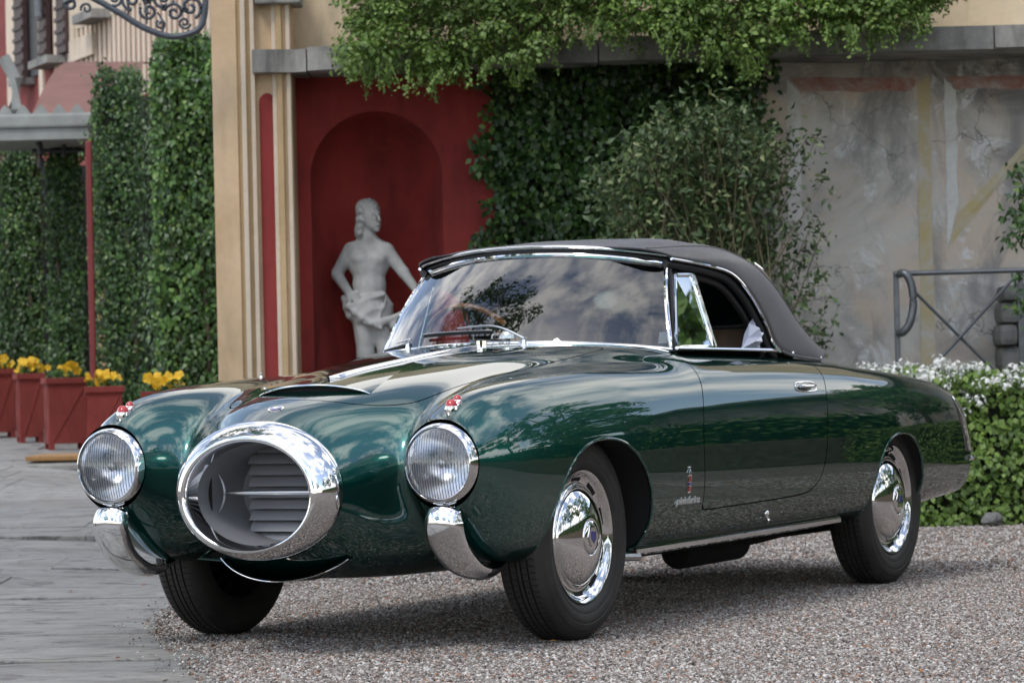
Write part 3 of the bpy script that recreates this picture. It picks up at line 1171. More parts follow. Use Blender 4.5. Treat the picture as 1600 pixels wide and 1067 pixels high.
# coachbuilder badge and script on the left front wing
yb = lambda x, z: float(surf_side(x, z))
bx0, bz0 = -.640, .452
lp = [(-.012, .030), (.012, .030), (.012, -.022), (.008, -.030), (-.008, -.030), (-.012, -.022)]
MB().prism([(bx0 + a * 1.15, yb(bx0 + a, bz0 + b_) + .001, bz0 + b_) for a, b_ in lp], (0, -.002, 0), (0, .003, 0)).obj('wing_badge', M['chrome'], CAR)
for (z0, z1, mm_) in ((.006, .025, 'enamel'), (-.006, .004, 'blue'), (-.025, -.008, 'enamel')):
    MB().prism([(bx0 + a, yb(bx0 + a, bz0 + b_) + .0045, bz0 + b_) for a, b_ in ((-.009, z1), (.009, z1), (.009, z0), (-.009, z0))], (0, 0, 0), (0, .001, 0)).obj('badge_enamel', M[mm_], CAR)
MB().tube([(bx0 - .012, yb(bx0, bz0 + .036) + .003, bz0 + .034), (bx0, yb(bx0, bz0 + .045) + .003, bz0 + .046), (bx0 + .012, yb(bx0, bz0 + .036) + .003, bz0 + .034)], .003, 6).obj('badge_crown', M['chrome'], CAR)
MB().lathe([(.0005, .006), (.0045, .004), (.005, 0)], 10, 'y', (bx0, yb(bx0, bz0 + .05) , bz0 + .052)).obj('badge_crown', M['chrome'], CAR)


def text_obj(name, body_txt, size, mat, parent, mapper, shear=.3, ext=.0015):
    cu = bpy.data.curves.new(name, 'FONT')
    cu.body = body_txt
    cu.size = size
    cu.shear = shear
    cu.align_x = 'CENTER'
    cu.extrude = ext
    cu.offset = .0008
    cu.resolution_u = 3
    to = bpy.data.objects.new(name, cu)
    COL.objects.link(to)
    dg = bpy.context.evaluated_depsgraph_get()
    me = bpy.data.meshes.new_from_object(to.evaluated_get(dg))
    bpy.data.objects.remove(to)
    bpy.data.curves.remove(cu)
    for vv in me.vertices:
        vv.co = mapper(vv.co)
    me.materials.clear()
    me.materials.append(mat)
    me.name = name
    o = bpy.data.objects.new(name, me)
    COL.objects.link(o)
    o.parent = parent
    return o


text_obj('script', 'pininfarina', .042, M['script'], CAR,
         lambda c: Vector((-.640 - c.x * 1.05, yb(-.640 - c.x, .392) + .003 + c.z, .388 + c.y * .8 + .12 * c.x * .0)), .5, .002)

# ---- interior
for s in (1, -1):
    se = empty('seat', parent=CAR)
    MB().box((-1.75, s * .27 - .23, .36), (-1.22, s * .27 + .23, .56), bev=.06).obj('cushion', M['seat'], se)
    rot_ = Matrix.Translation((-1.76, s * .27, .50)) @ Matrix.Rotation(R_(-14), 4, 'Y')
    MB().box((-.07, -.23, 0), (.07, .23, .48), rot_, .06).obj('backrest', M['seat'], se)
MB().box((-1.05, -.50, .62), (-.84, .50, .868), bev=.04).obj('dashboard', M['interior'], CAR)
sw = empty('steering_wheel', (-1.23, -.335, .905), parent=CAR)
rm = Matrix.Rotation(R_(-62), 4, 'Y')
ring_p = [rm @ Vector((.185 * math.cos(t), .185 * math.sin(t), 0)) for t in np.linspace(0, 2 * math.pi, 48, endpoint=False)]
MB().tube(ring_p, .011, 8, closed=True).obj('rim', M['wood'], sw)
for t in (0.0, 2.1, 4.2):
    MB().tube([rm @ Vector((.03 * math.cos(t), .03 * math.sin(t), .0)), rm @ Vector((.18 * math.cos(t), .18 * math.sin(t), 0))], .006, 6).obj('spoke', M['satin'], sw)
MB().tube([rm @ Vector((0, 0, -.03)), rm @ Vector((0, 0, .02))], .035, 16).obj('boss', M['chrome'], sw)
mi = empty('dash_mirror', parent=CAR)
MB().lathe([(.0005, .055), (.03, .05), (.055, .034), (.068, .01), (.07, 0)], 24, 'z', (-.93, -.03, .945)).obj('housing', M['chrome'], mi)
MB().tube([(-.93, -.03, .88), (-.93, -.03, .95)], .008, 8).obj('stalk', M['chrome'], mi)
# plastic sheet bunched in the rear corner of the left window
c0 = np.array([-1.58, .575, .895])
mb = MB()
pts = [(-1.50, .585, .893), (-1.545, .578, .945), (-1.61, .570, .985), (-1.665, .565, 1.005), (-1.668, .575, .95), (-1.672, .585, .893), (-1.60, .592, .890)]
ctr = (-1.635, .605, .935)
mid = [tuple((np.array(a) + np.array(ctr)) / 2 + np.array([0, .018 * (-1) ** i, .006 * (-1) ** i])) for i, a in enumerate(pts)]
k_ = len(pts)
mb.add(pts + mid + [ctr], [(i, (i + 1) % k_, k_ + (i + 1) % k_, k_ + i) for i in range(k_)] + [(k_ + i, k_ + (i + 1) % k_, 2 * k_) for i in range(k_)])
mb.obj('plastic_sheet', M['plastic'], CAR, smooth=False)
# silencer and pipe
MB().tube([(-1.44, .33, .180), (-1.46, .33, .180), (-1.48, .33, .18), (-1.98, .33, .185), (-2.0, .33, .185), (-2.02, .33, .185)], [.02, .055, .062, .062, .055, .02], 20).obj('silencer', M['well'], CAR)
MB().tube([(-2.0, .33, .185), (-2.3, .34, .20), (-2.6, .36, .22)], .022, 10).obj('exhaust_pipe', M['well'], CAR)
MB().tube([(-.25, .60, .235), (-.42, .68, .228)], .014, 8).obj('bracket', M['satin'], CAR)
# aerial nub on the far wing
zz = on_top(-.15, -.56)
MB().lathe([(.0005, .016), (.004, .014), (.003, .007), (.006, .003), (.007, 0)], 12, 'z', (-.15, -.56, zz)).obj('aerial_base', M['chrome'], CAR)
# rear lamp fin and bumper corner
for s in (1, -1):
    zt = np.linspace(.66, .47, 12)
    xt = -3.625 + .95 * np.maximum(0, zt - .36) ** 2 + .012
    rl = MB().tube(np.stack([xt - .012, np.full(12, s * .50), zt], 1), .022, 10)
    rl.obj('rear_lamp', M['red'], CAR)
    zt = np.linspace(.700, .475, 14)
    xt = crease_x(zt)
    yt = surf_side(xt, zt)
    MB().tube(np.stack([xt, s * (yt + .002), zt], 1), np.interp(zt, [.475, .6, .70], [.010, .009, .004]), 8).obj('tail_crease_highlight', M['chrome'], CAR)  # chrome strip added as the bright highlight along the tail crease
    P = catmull([(-3.54, s * (float(surf_side(-3.54, .445)) + .002), .445), (-3.60, s * (float(surf_side(-3.60, .445)) + .002), .445), (-3.628, s * .58, .445), (-3.632, s * .40, .445)], 6, False)
    MB().tube(P, .011, 8).obj('rear_bumper_strip', M['chrome'], CAR)

# ================================================================== MATERIALS OF THE PLACE
def leafmat(name, stops, rough=0.42, trans=0.22):
    mt, nt, b = nodes_of(name)
    geo = nt.nodes.new('ShaderNodeNewGeometry')
    c = ramp(nt, stops, geo.outputs['Random Per Island'])
    v = coords(nt)
    f = noise(nt, v, 2.2, 3)
    g = N(nt, 'HueSaturation')
    nt.links.new(c.outputs[0], g.inputs['Color'])
    mr = N(nt, 'MapRange')
    mr.inputs[1].default_value, mr.inputs[2].default_value = .3, .7
    mr.inputs[3].default_value, mr.inputs[4].default_value = .7, 1.3
    nt.links.new(f, mr.inputs[0])
    nt.links.new(mr.outputs[0], g.inputs['Value'])
    nt.links.new(g.outputs[0], b.inputs['Base Color'])
    b.inputs['Roughness'].default_value = rough
    tr = nt.nodes.new('ShaderNodeBsdfTranslucent')
    nt.links.new(g.outputs[0], tr.inputs[0])
    mx = nt.nodes.new('ShaderNodeMixShader')
    mx.inputs[0].default_value = trans
    out = nt.nodes['Material Output']
    nt.links.new(b.outputs[0], mx.inputs[1])
    nt.links.new(tr.outputs[0], mx.inputs[2])
    nt.links.new(mx.outputs[0], out.inputs['Surface'])
    return mt


M['ivy'] = leafmat('ivy_leaf', [(0, (.015, .040, .011)), (.5, (.036, .088, .020)), (.85, (.068, .15, .030)), (1, (.16, .24, .06))], .36)
M['hedge'] = leafmat('hedge_leaf', [(0, (.020, .055, .014)), (.45, (.05, .12, .024)), (.85, (.10, .21, .04)), (1, (.19, .29, .07))], .4)
M['creeper'] = leafmat('creeper_leaf', [(0, (.06, .115, .022)), (.5, (.13, .22, .042)), (.9, (.21, .32, .07)), (1, (.29, .38, .11))], .5, .3)
M['shrub'] = leafmat('shrub_leaf', [(0, (.035, .065, .025)), (.5, (.065, .115, .04)), (.85, (.12, .17, .065)), (1, (.25, .28, .13))], .42)
M['tree'] = leafmat('tree_leaf', [(0, (.04, .09, .025)), (.6, (.09, .18, .045)), (1, (.18, .30, .08))], .45)
M['core'] = simple('foliage_shade_filler', (.016, .022, .010), .95, 0, .4, 8)  # near-black filler, for core boxes added to block light inside foliage
M['bark'] = simple('bark', (.11, .085, .06), .9, 0, .35, 14, .5, 40)
M['twig'] = simple('pale_twig', (.20, .165, .10), .85, 0, .3, 20)
M['white_petal'] = simple('white_petal', (.82, .83, .80), .6, 0, .05, 30)
M['yellow_petal'] = leafmat('yellow_petal', [(0, (.55, .30, .01)), (.5, (.75, .46, .015)), (1, (.85, .62, .05))], .55, .2)


def plaster(name, base, hi, lo, stain=0.5, crack=0.0, bmp=.25):
    mt, nt, b = nodes_of(name)
    v = coords(nt)
    n1 = noise(nt, v, 1.6, 7, .62, .6)
    c = ramp(nt, [(.30, lo), (.52, base), (.74, hi)], n1).outputs[0]
    n2 = noise(nt, coords(nt, scale=(1, 1, .25)), 5.0, 6, .6, .3)
    k = ramp(nt, [(.46, (1, 1, 1)), (.72, (1 - stain,) * 3)], n2).outputs[0]
    c = mixc(nt, 1.0, c, k, 'MULTIPLY')
    n3 = noise(nt, v, 26, 5)
    c = mixc(nt, .5, c, ramp(nt, [(.3, (.86,) * 3), (.7, (1.0,) * 3)], n3).outputs[0], 'MULTIPLY')
    nt.links.new(c, b.inputs['Base Color'])
    b.inputs['Roughness'].default_value = .88
    bump(nt, b, n3, bmp, .006)
    return mt


M['cream'] = plaster('cream_stucco', (.64, .465, .29), (.70, .53, .36), (.52, .36, .21), .28)
M['cream2'] = plaster('ochre_stucco', (.52, .37, .20), (.58, .42, .24), (.43, .30, .16), .2)
M['pale'] = plaster('pale_moulding', (.66, .55, .43), (.72, .62, .50), (.56, .46, .34), .15)
M['redwall'] = plaster('red_stucco', (.30, .034, .028), (.35, .046, .036), (.21, .024, .021), .45)
M['redpanel'] = plaster('red_panel_stucco', (.27, .035, .032), (.31, .045, .04), (.22, .028, .027), .15)
M['redfar'] = plaster('far_red_stucco', (.23, .045, .038), (.27, .06, .048), (.18, .034, .03), .25)
M['stone'] = plaster('ledge_stone', (.32, .31, .29), (.46, .45, .43), (.13, .125, .115), .75, bmp=.6)
M['parapet'] = plaster('parapet_stucco', (.66, .53, .36), (.72, .60, .43), (.54, .42, .27), .35)
M['marble'] = plaster('statue_stone', (.46, .465, .46), (.58, .585, .575), (.30, .305, .295), .5, bmp=.7)
M['iron'] = simple('grey_iron', (.075, .085, .10), .5, .3, .25, 20)
M['darkiron'] = simple('black_iron', (.02, .022, .025), .5, .2, .2)
M['galv'] = simple('grey_steel', (.14, .15, .165), .42, .6, .2, 15)
M['shutter'] = simple('brown_shutter', (.055, .03, .028), .6, 0, .2, 20)
M['awning'] = simple('dusty_rose_awning', (.20, .105, .088), .85, 0, .12, 5)
M['gutter'] = simple('white_gutter', (.27, .28, .265), .5, 0, .15, 8)
M['redpole'] = simple('red_pole_paint', (.16, .018, .018), .45, 0, .15)
M['planter'] = plaster('red_planter', (.21, .032, .025), (.24, .038, .030), (.165, .024, .02), .2)
M['mat'] = simple('coir_mat', (.30, .17, .07), .95, 0, .25, 40, .5, 90)
M['soil'] = simple('soil', (.03, .022, .015), .95, 0, .3, 30)
M['rock'] = plaster('rubble_stone', (.20, .20, .195), (.30, .30, .29), (.11, .11, .11), .4, bmp=.6)

# old weathered wall: several plasters, damp, hairline cracks
mt, nt, b = nodes_of('weathered_plaster')
v = coords(nt)
n1 = noise(nt, v, 1.5, 9, .68, 1.0)
c = ramp(nt, [(.33, (.20, .192, .185)), (.43, (.40, .38, .355)), (.51, (.56, .53, .49)), (.60, (.64, .60, .55)), (.75, (.70, .64, .565))], n1).outputs[0]
n2 = noise(nt, coords(nt, loc=(4, 2, 7)), 1.4, 6, .6, .8)
c = mixc(nt, ramp(nt, [(.48, (0, 0, 0)), (.60, (.85, .85, .85))], n2).outputs[0], c, (.68, .56, .45))
n4 = noise(nt, coords(nt, loc=(9, 1, 3)), 2.4, 9, .72, 1.8)
c = mixc(nt, ramp(nt, [(.55, (0, 0, 0)), (.63, (.9, .9, .9))], n4).outputs[0], c, (.78, .78, .77))
n5 = noise(nt, coords(nt, scale=(1, 1, .35), loc=(2, 8, 5)), 2.0, 7, .65, .8)
c = mixc(nt, ramp(nt, [(.50, (0, 0, 0)), (.62, (.75, .75, .75))], n5).outputs[0], c, (.24, .235, .235))
vo = N(nt, 'TexVoronoi', feature='DISTANCE_TO_EDGE', Scale=1.7)
vm = N(nt, 'VectorMath', operation='ADD')
nz = nt.nodes.new('ShaderNodeTexNoise')
nz.inputs['Scale'].default_value = 5.0
nz.inputs['Detail'].default_value = 6
vs = N(nt, 'VectorMath', operation='SCALE')
vs.inputs['Scale'].default_value = .55
nt.links.new(v, nz.inputs['Vector'])
nt.links.new(nz.outputs['Color'], vs.inputs[0])
nt.links.new(v, vm.inputs[0])
nt.links.new(vs.outputs[0], vm.inputs[1])
nt.links.new(vm.outputs[0], vo.inputs['Vector'])
ck = ramp(nt, [(0, (1, 1, 1)), (.011, (0, 0, 0))], vo.outputs['Distance']).outputs[0]
n6 = noise(nt, coords(nt, loc=(3, 3, 1)), 1.1, 2)
ck = mixc(nt, 1.0, ck, ramp(nt, [(.42, (0, 0, 0)), (.52, (1, 1, 1))], n6).outputs[0], 'MULTIPLY')
c = mixc(nt, ck, c, (.20, .185, .17))
nt.links.new(c, b.inputs['Base Color'])
b.inputs['Roughness'].default_value = .92
bump(nt, b, noise(nt, v, 14, 8, .65), .35, .01)
M['oldwall'] = mt


def worn(name, col):
    mt, nt, b = nodes_of(name)
    v = coords(nt)
    f = noise(nt, v, 3.6, 10, .75, 1.0)
    c = ramp(nt, [(.38, (.60, .57, .53)), (.48, tuple(.55 * x + .45 * y for x, y in zip(col, (.60, .57, .53)))), (.64, col)], f).outputs[0]
    nt.links.new(c, b.inputs['Base Color'])
    b.inputs['Roughness'].default_value = .92
    return mt


M['band_red'] = worn('faded_red_paint', (.38, .13, .10))
M['band_ochre'] = worn('faded_ochre_paint', (.55, .44, .20))
M['band_white'] = worn('faded_white_paint', (.78, .78, .76))

# gravel bed under the loose stones
mt, nt, b = nodes_of('gravel_bed')
v = coords(nt)
vo = N(nt, 'TexVoronoi', Scale=70.0)
nt.links.new(v, vo.inputs['Vector'])
sp = N(nt, 'SeparateColor')
nt.links.new(vo.outputs['Color'], sp.inputs[0])
c = ramp(nt, [(0, (.06, .05, .044)), (.35, (.15, .128, .113)), (.7, (.24, .217, .20)), (.92, (.40, .38, .36)), (1, (.26, .14, .09))], sp.outputs[0]).outputs[0]
n1 = noise(nt, v, .8, 5)
c = mixc(nt, 1.0, c, ramp(nt, [(.3, (.8, .78, .76)), (.7, (1.1, 1.08, 1.06))], n1).outputs[0], 'MULTIPLY')
nt.links.new(c, b.inputs['Base Color'])
b.inputs['Roughness'].default_value = .9
ed = N(nt, 'TexVoronoi', feature='DISTANCE_TO_EDGE', Scale=70.0)
nt.links.new(v, ed.inputs['Vector'])
bump(nt, b, ed.outputs['Distance'], .9, .02)
M['gravel'] = mt
mt, nt, b = nodes_of('pebble')
oi = nt.nodes.new('ShaderNodeObjectInfo')
c = ramp(nt, [(0, (.07, .056, .048)), (.25, (.16, .132, .115)), (.5, (.25, .222, .20)), (.72, (.33, .305, .285)), (.86, (.50, .48, .455)), (.93, (.64, .62, .60)), (.965, (.28, .15, .09)), (1, (.36, .16, .075))], oi.outputs['Random'])
nt.links.new(c.outputs[0], b.inputs['Base Color'])
b.inputs['Roughness'].default_value = .8
M['pebble'] = mt

# riven flagstone, cleft along its length
mt, nt, b = nodes_of('riven_flagstone')
v = coords(nt, scale=(1.0, 1.25, 1), rot=(0, 0, R_(4)))
n1 = noise(nt, v, 4.2, 11, .74, .8)
oi = nt.nodes.new('ShaderNodeObjectInfo')
c = ramp(nt, [(.28, (.18, .175, .166)), (.45, (.295, .290, .278)), (.60, (.365, .36, .345)), (.78, (.46, .45, .43))], n1).outputs[0]
c = mixc(nt, 1.0, c, ramp(nt, [(0, (.90, .91, .92)), (1, (1.05, 1.04, 1.02))], oi.outputs['Random']).outputs[0], 'MULTIPLY')
n2 = noise(nt, coords(nt, scale=(1.0, 1.5, 1), rot=(0, 0, R_(5)), loc=(3, 1, 0)), 4.5, 11, .76, 1.2)
c = mixc(nt, ramp(nt, [(.53, (0, 0, 0)), (.58, (.55, .55, .55)), (.64, (.9, .9, .9))], n2).outputs[0], c, (.085, .08, .075))
n3 = noise(nt, coords(nt, loc=(7, 7, 0)), .9, 5)
c = mixc(nt, ramp(nt, [(.52, (0, 0, 0)), (.75, (.5, .5, .5))], n3).outputs[0], c, (.22, .185, .15))
nt.links.new(c, b.inputs['Base Color'])
b.inputs['Roughness'].default_value = .62
hh_ = N(nt, 'Math', operation='SUBTRACT')
nt.links.new(n1, hh_.inputs[0])
nt.links.new(n2, hh_.inputs[1])
bump(nt, b, hh_.outputs[0], .9, .03)
M['flag'] = mt


# ================================================================== GROUND
def sstep(a, b, x):
    t = np.clip((np.asarray(x, float) - a) / (b - a), 0, 1)
    return t * t * (3 - 2 * t)


def gz(X, Y):
    """ground height: level round the car, the paved forecourt climbs gently to the left"""
    X, Y = np.asarray(X, float), np.asarray(Y, float)
    d = np.maximum(Y - 11.0, 0)
    r = .0295 * (np.sqrt(d * d + 1.0) - 1.0 + 0.0) * sstep(-0.6, -2.3, X)
    return np.minimum(r, .9)


def edge_x(Y):
    return -.79 - .184 * np.minimum(np.asarray(Y, float) - 8.65, 2.3)



gx = np.concatenate([[-400, -150, -60, -30], np.linspace(-16, -3, 14), np.linspace(-2.6, 0, 14), np.linspace(1, 16, 8), [30, 60, 150, 400]])
gy = np.concatenate([[-400, -100, -30, -10], np.linspace(0, 40, 61), [60, 100, 250, 600]])
GX, GY = np.meshgrid(gx, gy, indexing='ij')
prop(MB().grid(np.stack([GX, GY, gz(GX, GY) - .012 - .07 * sstep(0.0, -.5, GX - edge_x(GY))], -1)).obj('ground', M['gravel']), 'gravel ground', kind='structure')


# loose gravel, scattered where the camera can resolve it
def scatter_gravel(name, x0, x1, y0, y1, density, smin_, smax_, seed, strip=None):
    xs, ys = np.linspace(x0, x1, 14), np.linspace(y0, y1, 20)
    A, B = np.meshgrid(np.linspace(0, 1, 14), ys, indexing='ij')
    X0 = np.maximum(x0, edge_x(B) - .06) if x0 < 0 else np.full_like(B, x0)
    X = X0 + A * (x1 - X0)
    if strip:                                     # a band straddling the paving edge
        X = edge_x(B) + strip[0] + A * (strip[1] - strip[0])
    o = MB().grid(np.stack([X, B, gz(X, B) + (.010 if strip else -.008)], -1)).obj(name, M['pebble'])
    prop(o, 'loose grey and brown gravel stones', kind='stuff')
    ng = bpy.data.node_groups.new(name, 'GeometryNodeTree')
    ng.interface.new_socket('Geometry', in_out='INPUT', socket_type='NodeSocketGeometry')
    ng.interface.new_socket('Geometry', in_out='OUTPUT', socket_type='NodeSocketGeometry')
    gi, go = ng.nodes.new('NodeGroupInput'), ng.nodes.new('NodeGroupOutput')
    dp = ng.nodes.new('GeometryNodeDistributePointsOnFaces')
    dp.inputs['Density'].default_value = density
    dp.inputs['Seed'].default_value = seed
    ic = ng.nodes.new('GeometryNodeMeshIcoSphere')
    ic.inputs['Radius'].default_value = 1.0
    ic.inputs['Subdivisions'].default_value = 1
    sm_ = ng.nodes.new('GeometryNodeSetMaterial')
    sm_.inputs['Material'].default_value = M['pebble']
    ip = ng.nodes.new('GeometryNodeInstanceOnPoints')
    rr_ = ng.nodes.new('FunctionNodeRandomValue')
    rr_.data_type = 'FLOAT_VECTOR'
    rr_.inputs[0].default_value = (0, 0, 0)
    rr_.inputs[1].default_value = (.9, .9, 6.28)
    rs = ng.nodes.new('FunctionNodeRandomValue')
    rs.data_type = 'FLOAT_VECTOR'
    rs.inputs[0].default_value = (smin_, smin_, smin_ * .7)
    rs.inputs[1].default_value = (smax_, smax_, smax_ * .75)
    L = ng.links.new
    L(gi.outputs[0], dp.inputs[0])
    L(dp.outputs['Points'], ip.inputs['Points'])
    L(ic.outputs['Mesh'], sm_.inputs[0])
    L(sm_.outputs[0], ip.inputs['Instance'])
    L(rr_.outputs[0], ip.inputs['Rotation'])
    L(rs.outputs[0], ip.inputs['Scale'])
    L(ip.outputs[0], go.inputs[0])
    md = o.modifiers.new('scatter', 'NODES')
    md.node_group = ng
    return o


scatter_gravel('gravel', -2.2, 2.2, 7.6, 13.0, 9500, .0030, .0085, 3)
scatter_gravel('gravel', -1.2, 4.2, 13.0, 18.2, 3600, .004, .010, 5)
scatter_gravel('gravel', -2.4, -1.0, 7.6, 13.0, 2200, .0026, .006, 8, (-.06, .03))
scatter_gravel('gravel', -2.4, -1.0, 7.6, 13.0, 240, .002, .005, 9, (-.16, -.06))
leafl = MB()
for i in range(70):
    Y = rng.uniform(7.8, 16)
    X = rng.uniform(-1.9, 2.6)
    a, s_ = rng.uniform(0, 6.28), rng.uniform(.010, .022)
    z = float(gz(X, Y)) + (.012 if X < edge_x(Y) else .006)
    P = [(X + s_ * math.cos(a), Y + s_ * math.sin(a), z), (X + .5 * s_ * math.cos(a + 1.6), Y + .5 * s_ * math.sin(a + 1.6), z + .004), (X - s_ * math.cos(a), Y - s_ * math.sin(a), z + .002), (X + .5 * s_ * math.cos(a - 1.6), Y + .5 * s_ * math.sin(a - 1.6), z + .006)]
    leafl.add(P, [(0, 1, 2, 3)])
prop(leafl.obj('fallen_leaves', leafmat('dry_leaf', [(0, (.10, .04, .02)), (.6, (.28, .10, .04)), (1, (.38, .24, .08))], .7), smooth=False, fix=False), 'small dry leaves strewn over gravel and paving', kind='stuff')

# flagstones: uneven courses, each slab its own piece
PAV = empty('paving', (0, 0, 0))
prop(PAV, 'riven grey flagstone paving of the forecourt', kind='structure')
Y = 7.4
row = 0
last_e = 0.0
nslab = 0
while Y < 30:
    dpt = rng.uniform(.36, .62) * (1 + .05 * max(0, Y - 12))
    xr = float(edge_x(Y + dpt / 2))
    x = xr
    x_left = -7.6 if Y > 14 else -4.2
    while x > x_left and nslab < 290:
        ln = rng.uniform(.65, 1.5) * (1 + .05 * max(0, Y - 12))
        x2 = x - ln
        g_, gy_ = .0022, .009
        c4 = [(x2 + g_, Y + gy_), (x - g_, Y + gy_), (x - g_, Y + dpt - gy_), (x2 + g_, Y + dpt - gy_)]
        if x == xr:
            c4[1] = (float(edge_x(Y)) + last_e, c4[1][1])
            last_e = .022 * rng.normal()
            c4[2] = (float(edge_x(Y + dpt)) + last_e, c4[2][1])
        dz = .003 + .008 * rng.random()
        bm = bmesh.new()
        tp = [bm.verts.new((a, b_, float(gz(a, b_)) + dz + .0015 * rng.normal())) for a, b_ in c4]
        bt = [bm.verts.new((a, b_, float(gz(a, b_)) - .03)) for a, b_ in c4]
        ft = bm.faces.new(tp)
        for i in range(4):
            bm.faces.new((tp[i], bt[i], bt[(i + 1) % 4], tp[(i + 1) % 4]))
        bmesh.ops.bevel(bm, geom=list(ft.edges), offset=.004, segments=1, affect='EDGES')
        bmesh.ops.recalc_face_normals(bm, faces=bm.faces)
        me = bpy.data.meshes.new('flagstone')
        bm.to_mesh(me)
        bm.free()
        me.materials.append(M['flag'])
        o = bpy.data.objects.new('flagstone', me)
        COL.objects.link(o)
        o.parent = PAV
        nslab += 1
        x = x2
    Y += dpt
    row += 1


# ================================================================== FOLIAGE TOOLS
def leaf_mesh(P, D, U, size, aspect=.62, fold=.25):
    """one folded leaf for each point: P base, D direction of the blade, U facing"""
    n = len(P)
    D = unit(D)
    S = unit(np.cross(D, U))
    U2 = np.cross(S, D)
    s = np.broadcast_to(size, (n,))[:, None]
    w = s * aspect * .5
    base, tip = P, P + D * s - U2 * s * .12
    ml, mr = P + D * s * .45 - S * w + U2 * s * fold * .3, P + D * s * .45 + S * w + U2 * s * fold * .3
    mid = P + D * s * .5
    V = np.stack([base, mr, tip, ml, mid], 1).reshape(-1, 3)
    k = np.arange(n)[:, None] * 5
    F = np.concatenate([k + np.array([[0, 1, 4]]), k + np.array([[1, 2, 4]]), k + np.array([[2, 3, 4]]), k + np.array([[3, 0, 4]])])
    return V, F


def foliage(name, P, outward, size, mat, parent, aspect=.62, droop=.5, jitter=.6):
    n = len(P)
    U = unit(outward + jitter * rng.normal(size=(n, 3)))
    D = unit(rng.normal(size=(n, 3)) + np.array([0, 0, -droop * 2]))
    D = unit(D - U * np.sum(D * U, 1)[:, None] * .85)
    V, F = leaf_mesh(P, D, U, size, aspect)
    return prop(mesh_obj(name, V, F, mat, parent, smooth=False), kind='stuff')


def clumps(C, rad, per, squash=(1, 1, 1)):
    """points on the upper/outer shells of little clumps"""
    k = len(C)
    d = unit(rng.normal(size=(k * per, 3)))
    d[:, 2] = np.where(d[:, 2] < -.4, -d[:, 2], d[:, 2])
    r = np.repeat(rad, per) * rng.uniform(.55, 1.05, k * per)
    return np.repeat(C, per, 0) + d * r[:, None] * np.array(squash), d


LEAF1 = {}


def single_leaves(pts, outward, size, mat, parent, count):
    """the leaves that show largest, each a piece of its own sharing one mesh"""
    if mat.name not in LEAF1:
        V, F = leaf_mesh(np.zeros((1, 3)), np.array([[0, 1., 0]]), np.array([[0, 0, 1.]]), 1.0, .66)
        me = bpy.data.meshes.new('leaf')
        me.from_pydata([tuple(v) for v in V], [], [tuple(int(i) for i in f) for f in F])
        me.materials.append(mat)
        LEAF1[mat.name] = me
    idx_ = rng.choice(len(pts), count, replace=False)
    for i in idx_:
        U = Vector(unit(outward[i] + .45 * rng.normal(size=3)))
        D = Vector(unit(rng.normal(size=3) + np.array([0, 0, -1.2])))
        D = (D - U * D.dot(U)).normalized()
        S = D.cross(U)
        o = bpy.data.objects.new('leaf', LEAF1[mat.name])
        COL.objects.link(o)
        mm_ = Matrix.Identity(4)
        s = size * rng.uniform(.8, 1.25)
        for r_i in range(3):
            mm_[r_i][0], mm_[r_i][1], mm_[r_i][2], mm_[r_i][3] = S[r_i] * s, D[r_i] * s, U[r_i] * s, pts[i][r_i]
        o.parent = parent
        o.matrix_local = mm_


def fbm(P, sc, seed=0):
    """cheap smooth 3-D noise from a few sines"""
    r = np.random.default_rng(seed)
    f = np.zeros(len(P))
    for i in range(7):
        k = r.normal(size=3) * sc * (1 + .45 * i)
        f += np.sin(P @ k + r.uniform(0, 6.28)) / (1 + .45 * i)
    return f / 3.2

# ================================================================== BUILDINGS AND WALLS
YW = 18.0                                   # depth of the niche wall
HORIZON_SLOPE = None


def px_box(mb, x0, x1, y0, y1, Y, thick, bev=0.0):
    """box whose front face covers photo pixels x0..x1, y0..y1 at depth Y"""
    a, b_ = at(x0, (y0 + y1) / 2, Y), at(x1, (y0 + y1) / 2, Y)
    t, bt = at((x0 + x1) / 2, y0, Y)[2], at((x0 + x1) / 2, y1, Y)[2]
    return mb.box((a[0], Y, bt), (b_[0], Y + thick, t), bev=bev)


# ---- niche wall
X_L, X_R = at(452, 350, YW)[0], at(780, 350, YW)[0]
ncx = at(588, 277, YW)[0]
ncr = .365
ncz = at(588, 277, YW)[2]
ntop = at(900, 66, 17.6)[2] - .06
nw = empty('niche_wall', (0, 0, 0), label='dark red stucco wall with an arched niche behind the statue', cat='wall')
mb = MB()
th = np.linspace(math.pi, 0, 33)
arc = [(ncx + ncr * math.cos(t), YW, ncz + ncr * math.sin(t)) for t in th]
# front face in strips so that the arch stays clean
mb.add([(X_L, YW, -.1), (ncx - ncr, YW, -.1), (ncx - ncr, YW, ncz), (X_L, YW, ncz)], [(0, 1, 2, 3)])
mb.add([(ncx + ncr, YW, -.1), (X_R, YW, -.1), (X_R, YW, ncz), (ncx + ncr, YW, ncz)], [(0, 1, 2, 3)])
up = [(X_L, YW, ncz)] + [(ncx + (X_R - X_L) * .9 * math.cos(t), YW, ntop) for t in th] + [(X_R, YW, ncz)]
up = [(min(max(p[0], X_L), X_R), p[1], p[2]) for p in up]
G = np.stack([np.array(arc), np.array(up[1:-1])])
mb.grid(G)
mb.add([arc[0], up[1], (X_L, YW, ncz)], [(0, 1, 2)])
mb.add([arc[-1], up[-2], (X_R, YW, ncz)], [(0, 1, 2)])
mb.obj('wall_face', M['redwall'], nw, smooth=False)
mb = MB()
ND = .42
ph = np.linspace(math.pi, 0, 33)
pl = [(ncx + ncr * math.cos(t), YW + ND * math.sin(t)) for t in ph]
mb.grid(np.array([[(x, y, z) for x, y in pl] for z in (-.1, .2, .6, 1.0, 1.5, ncz)]))
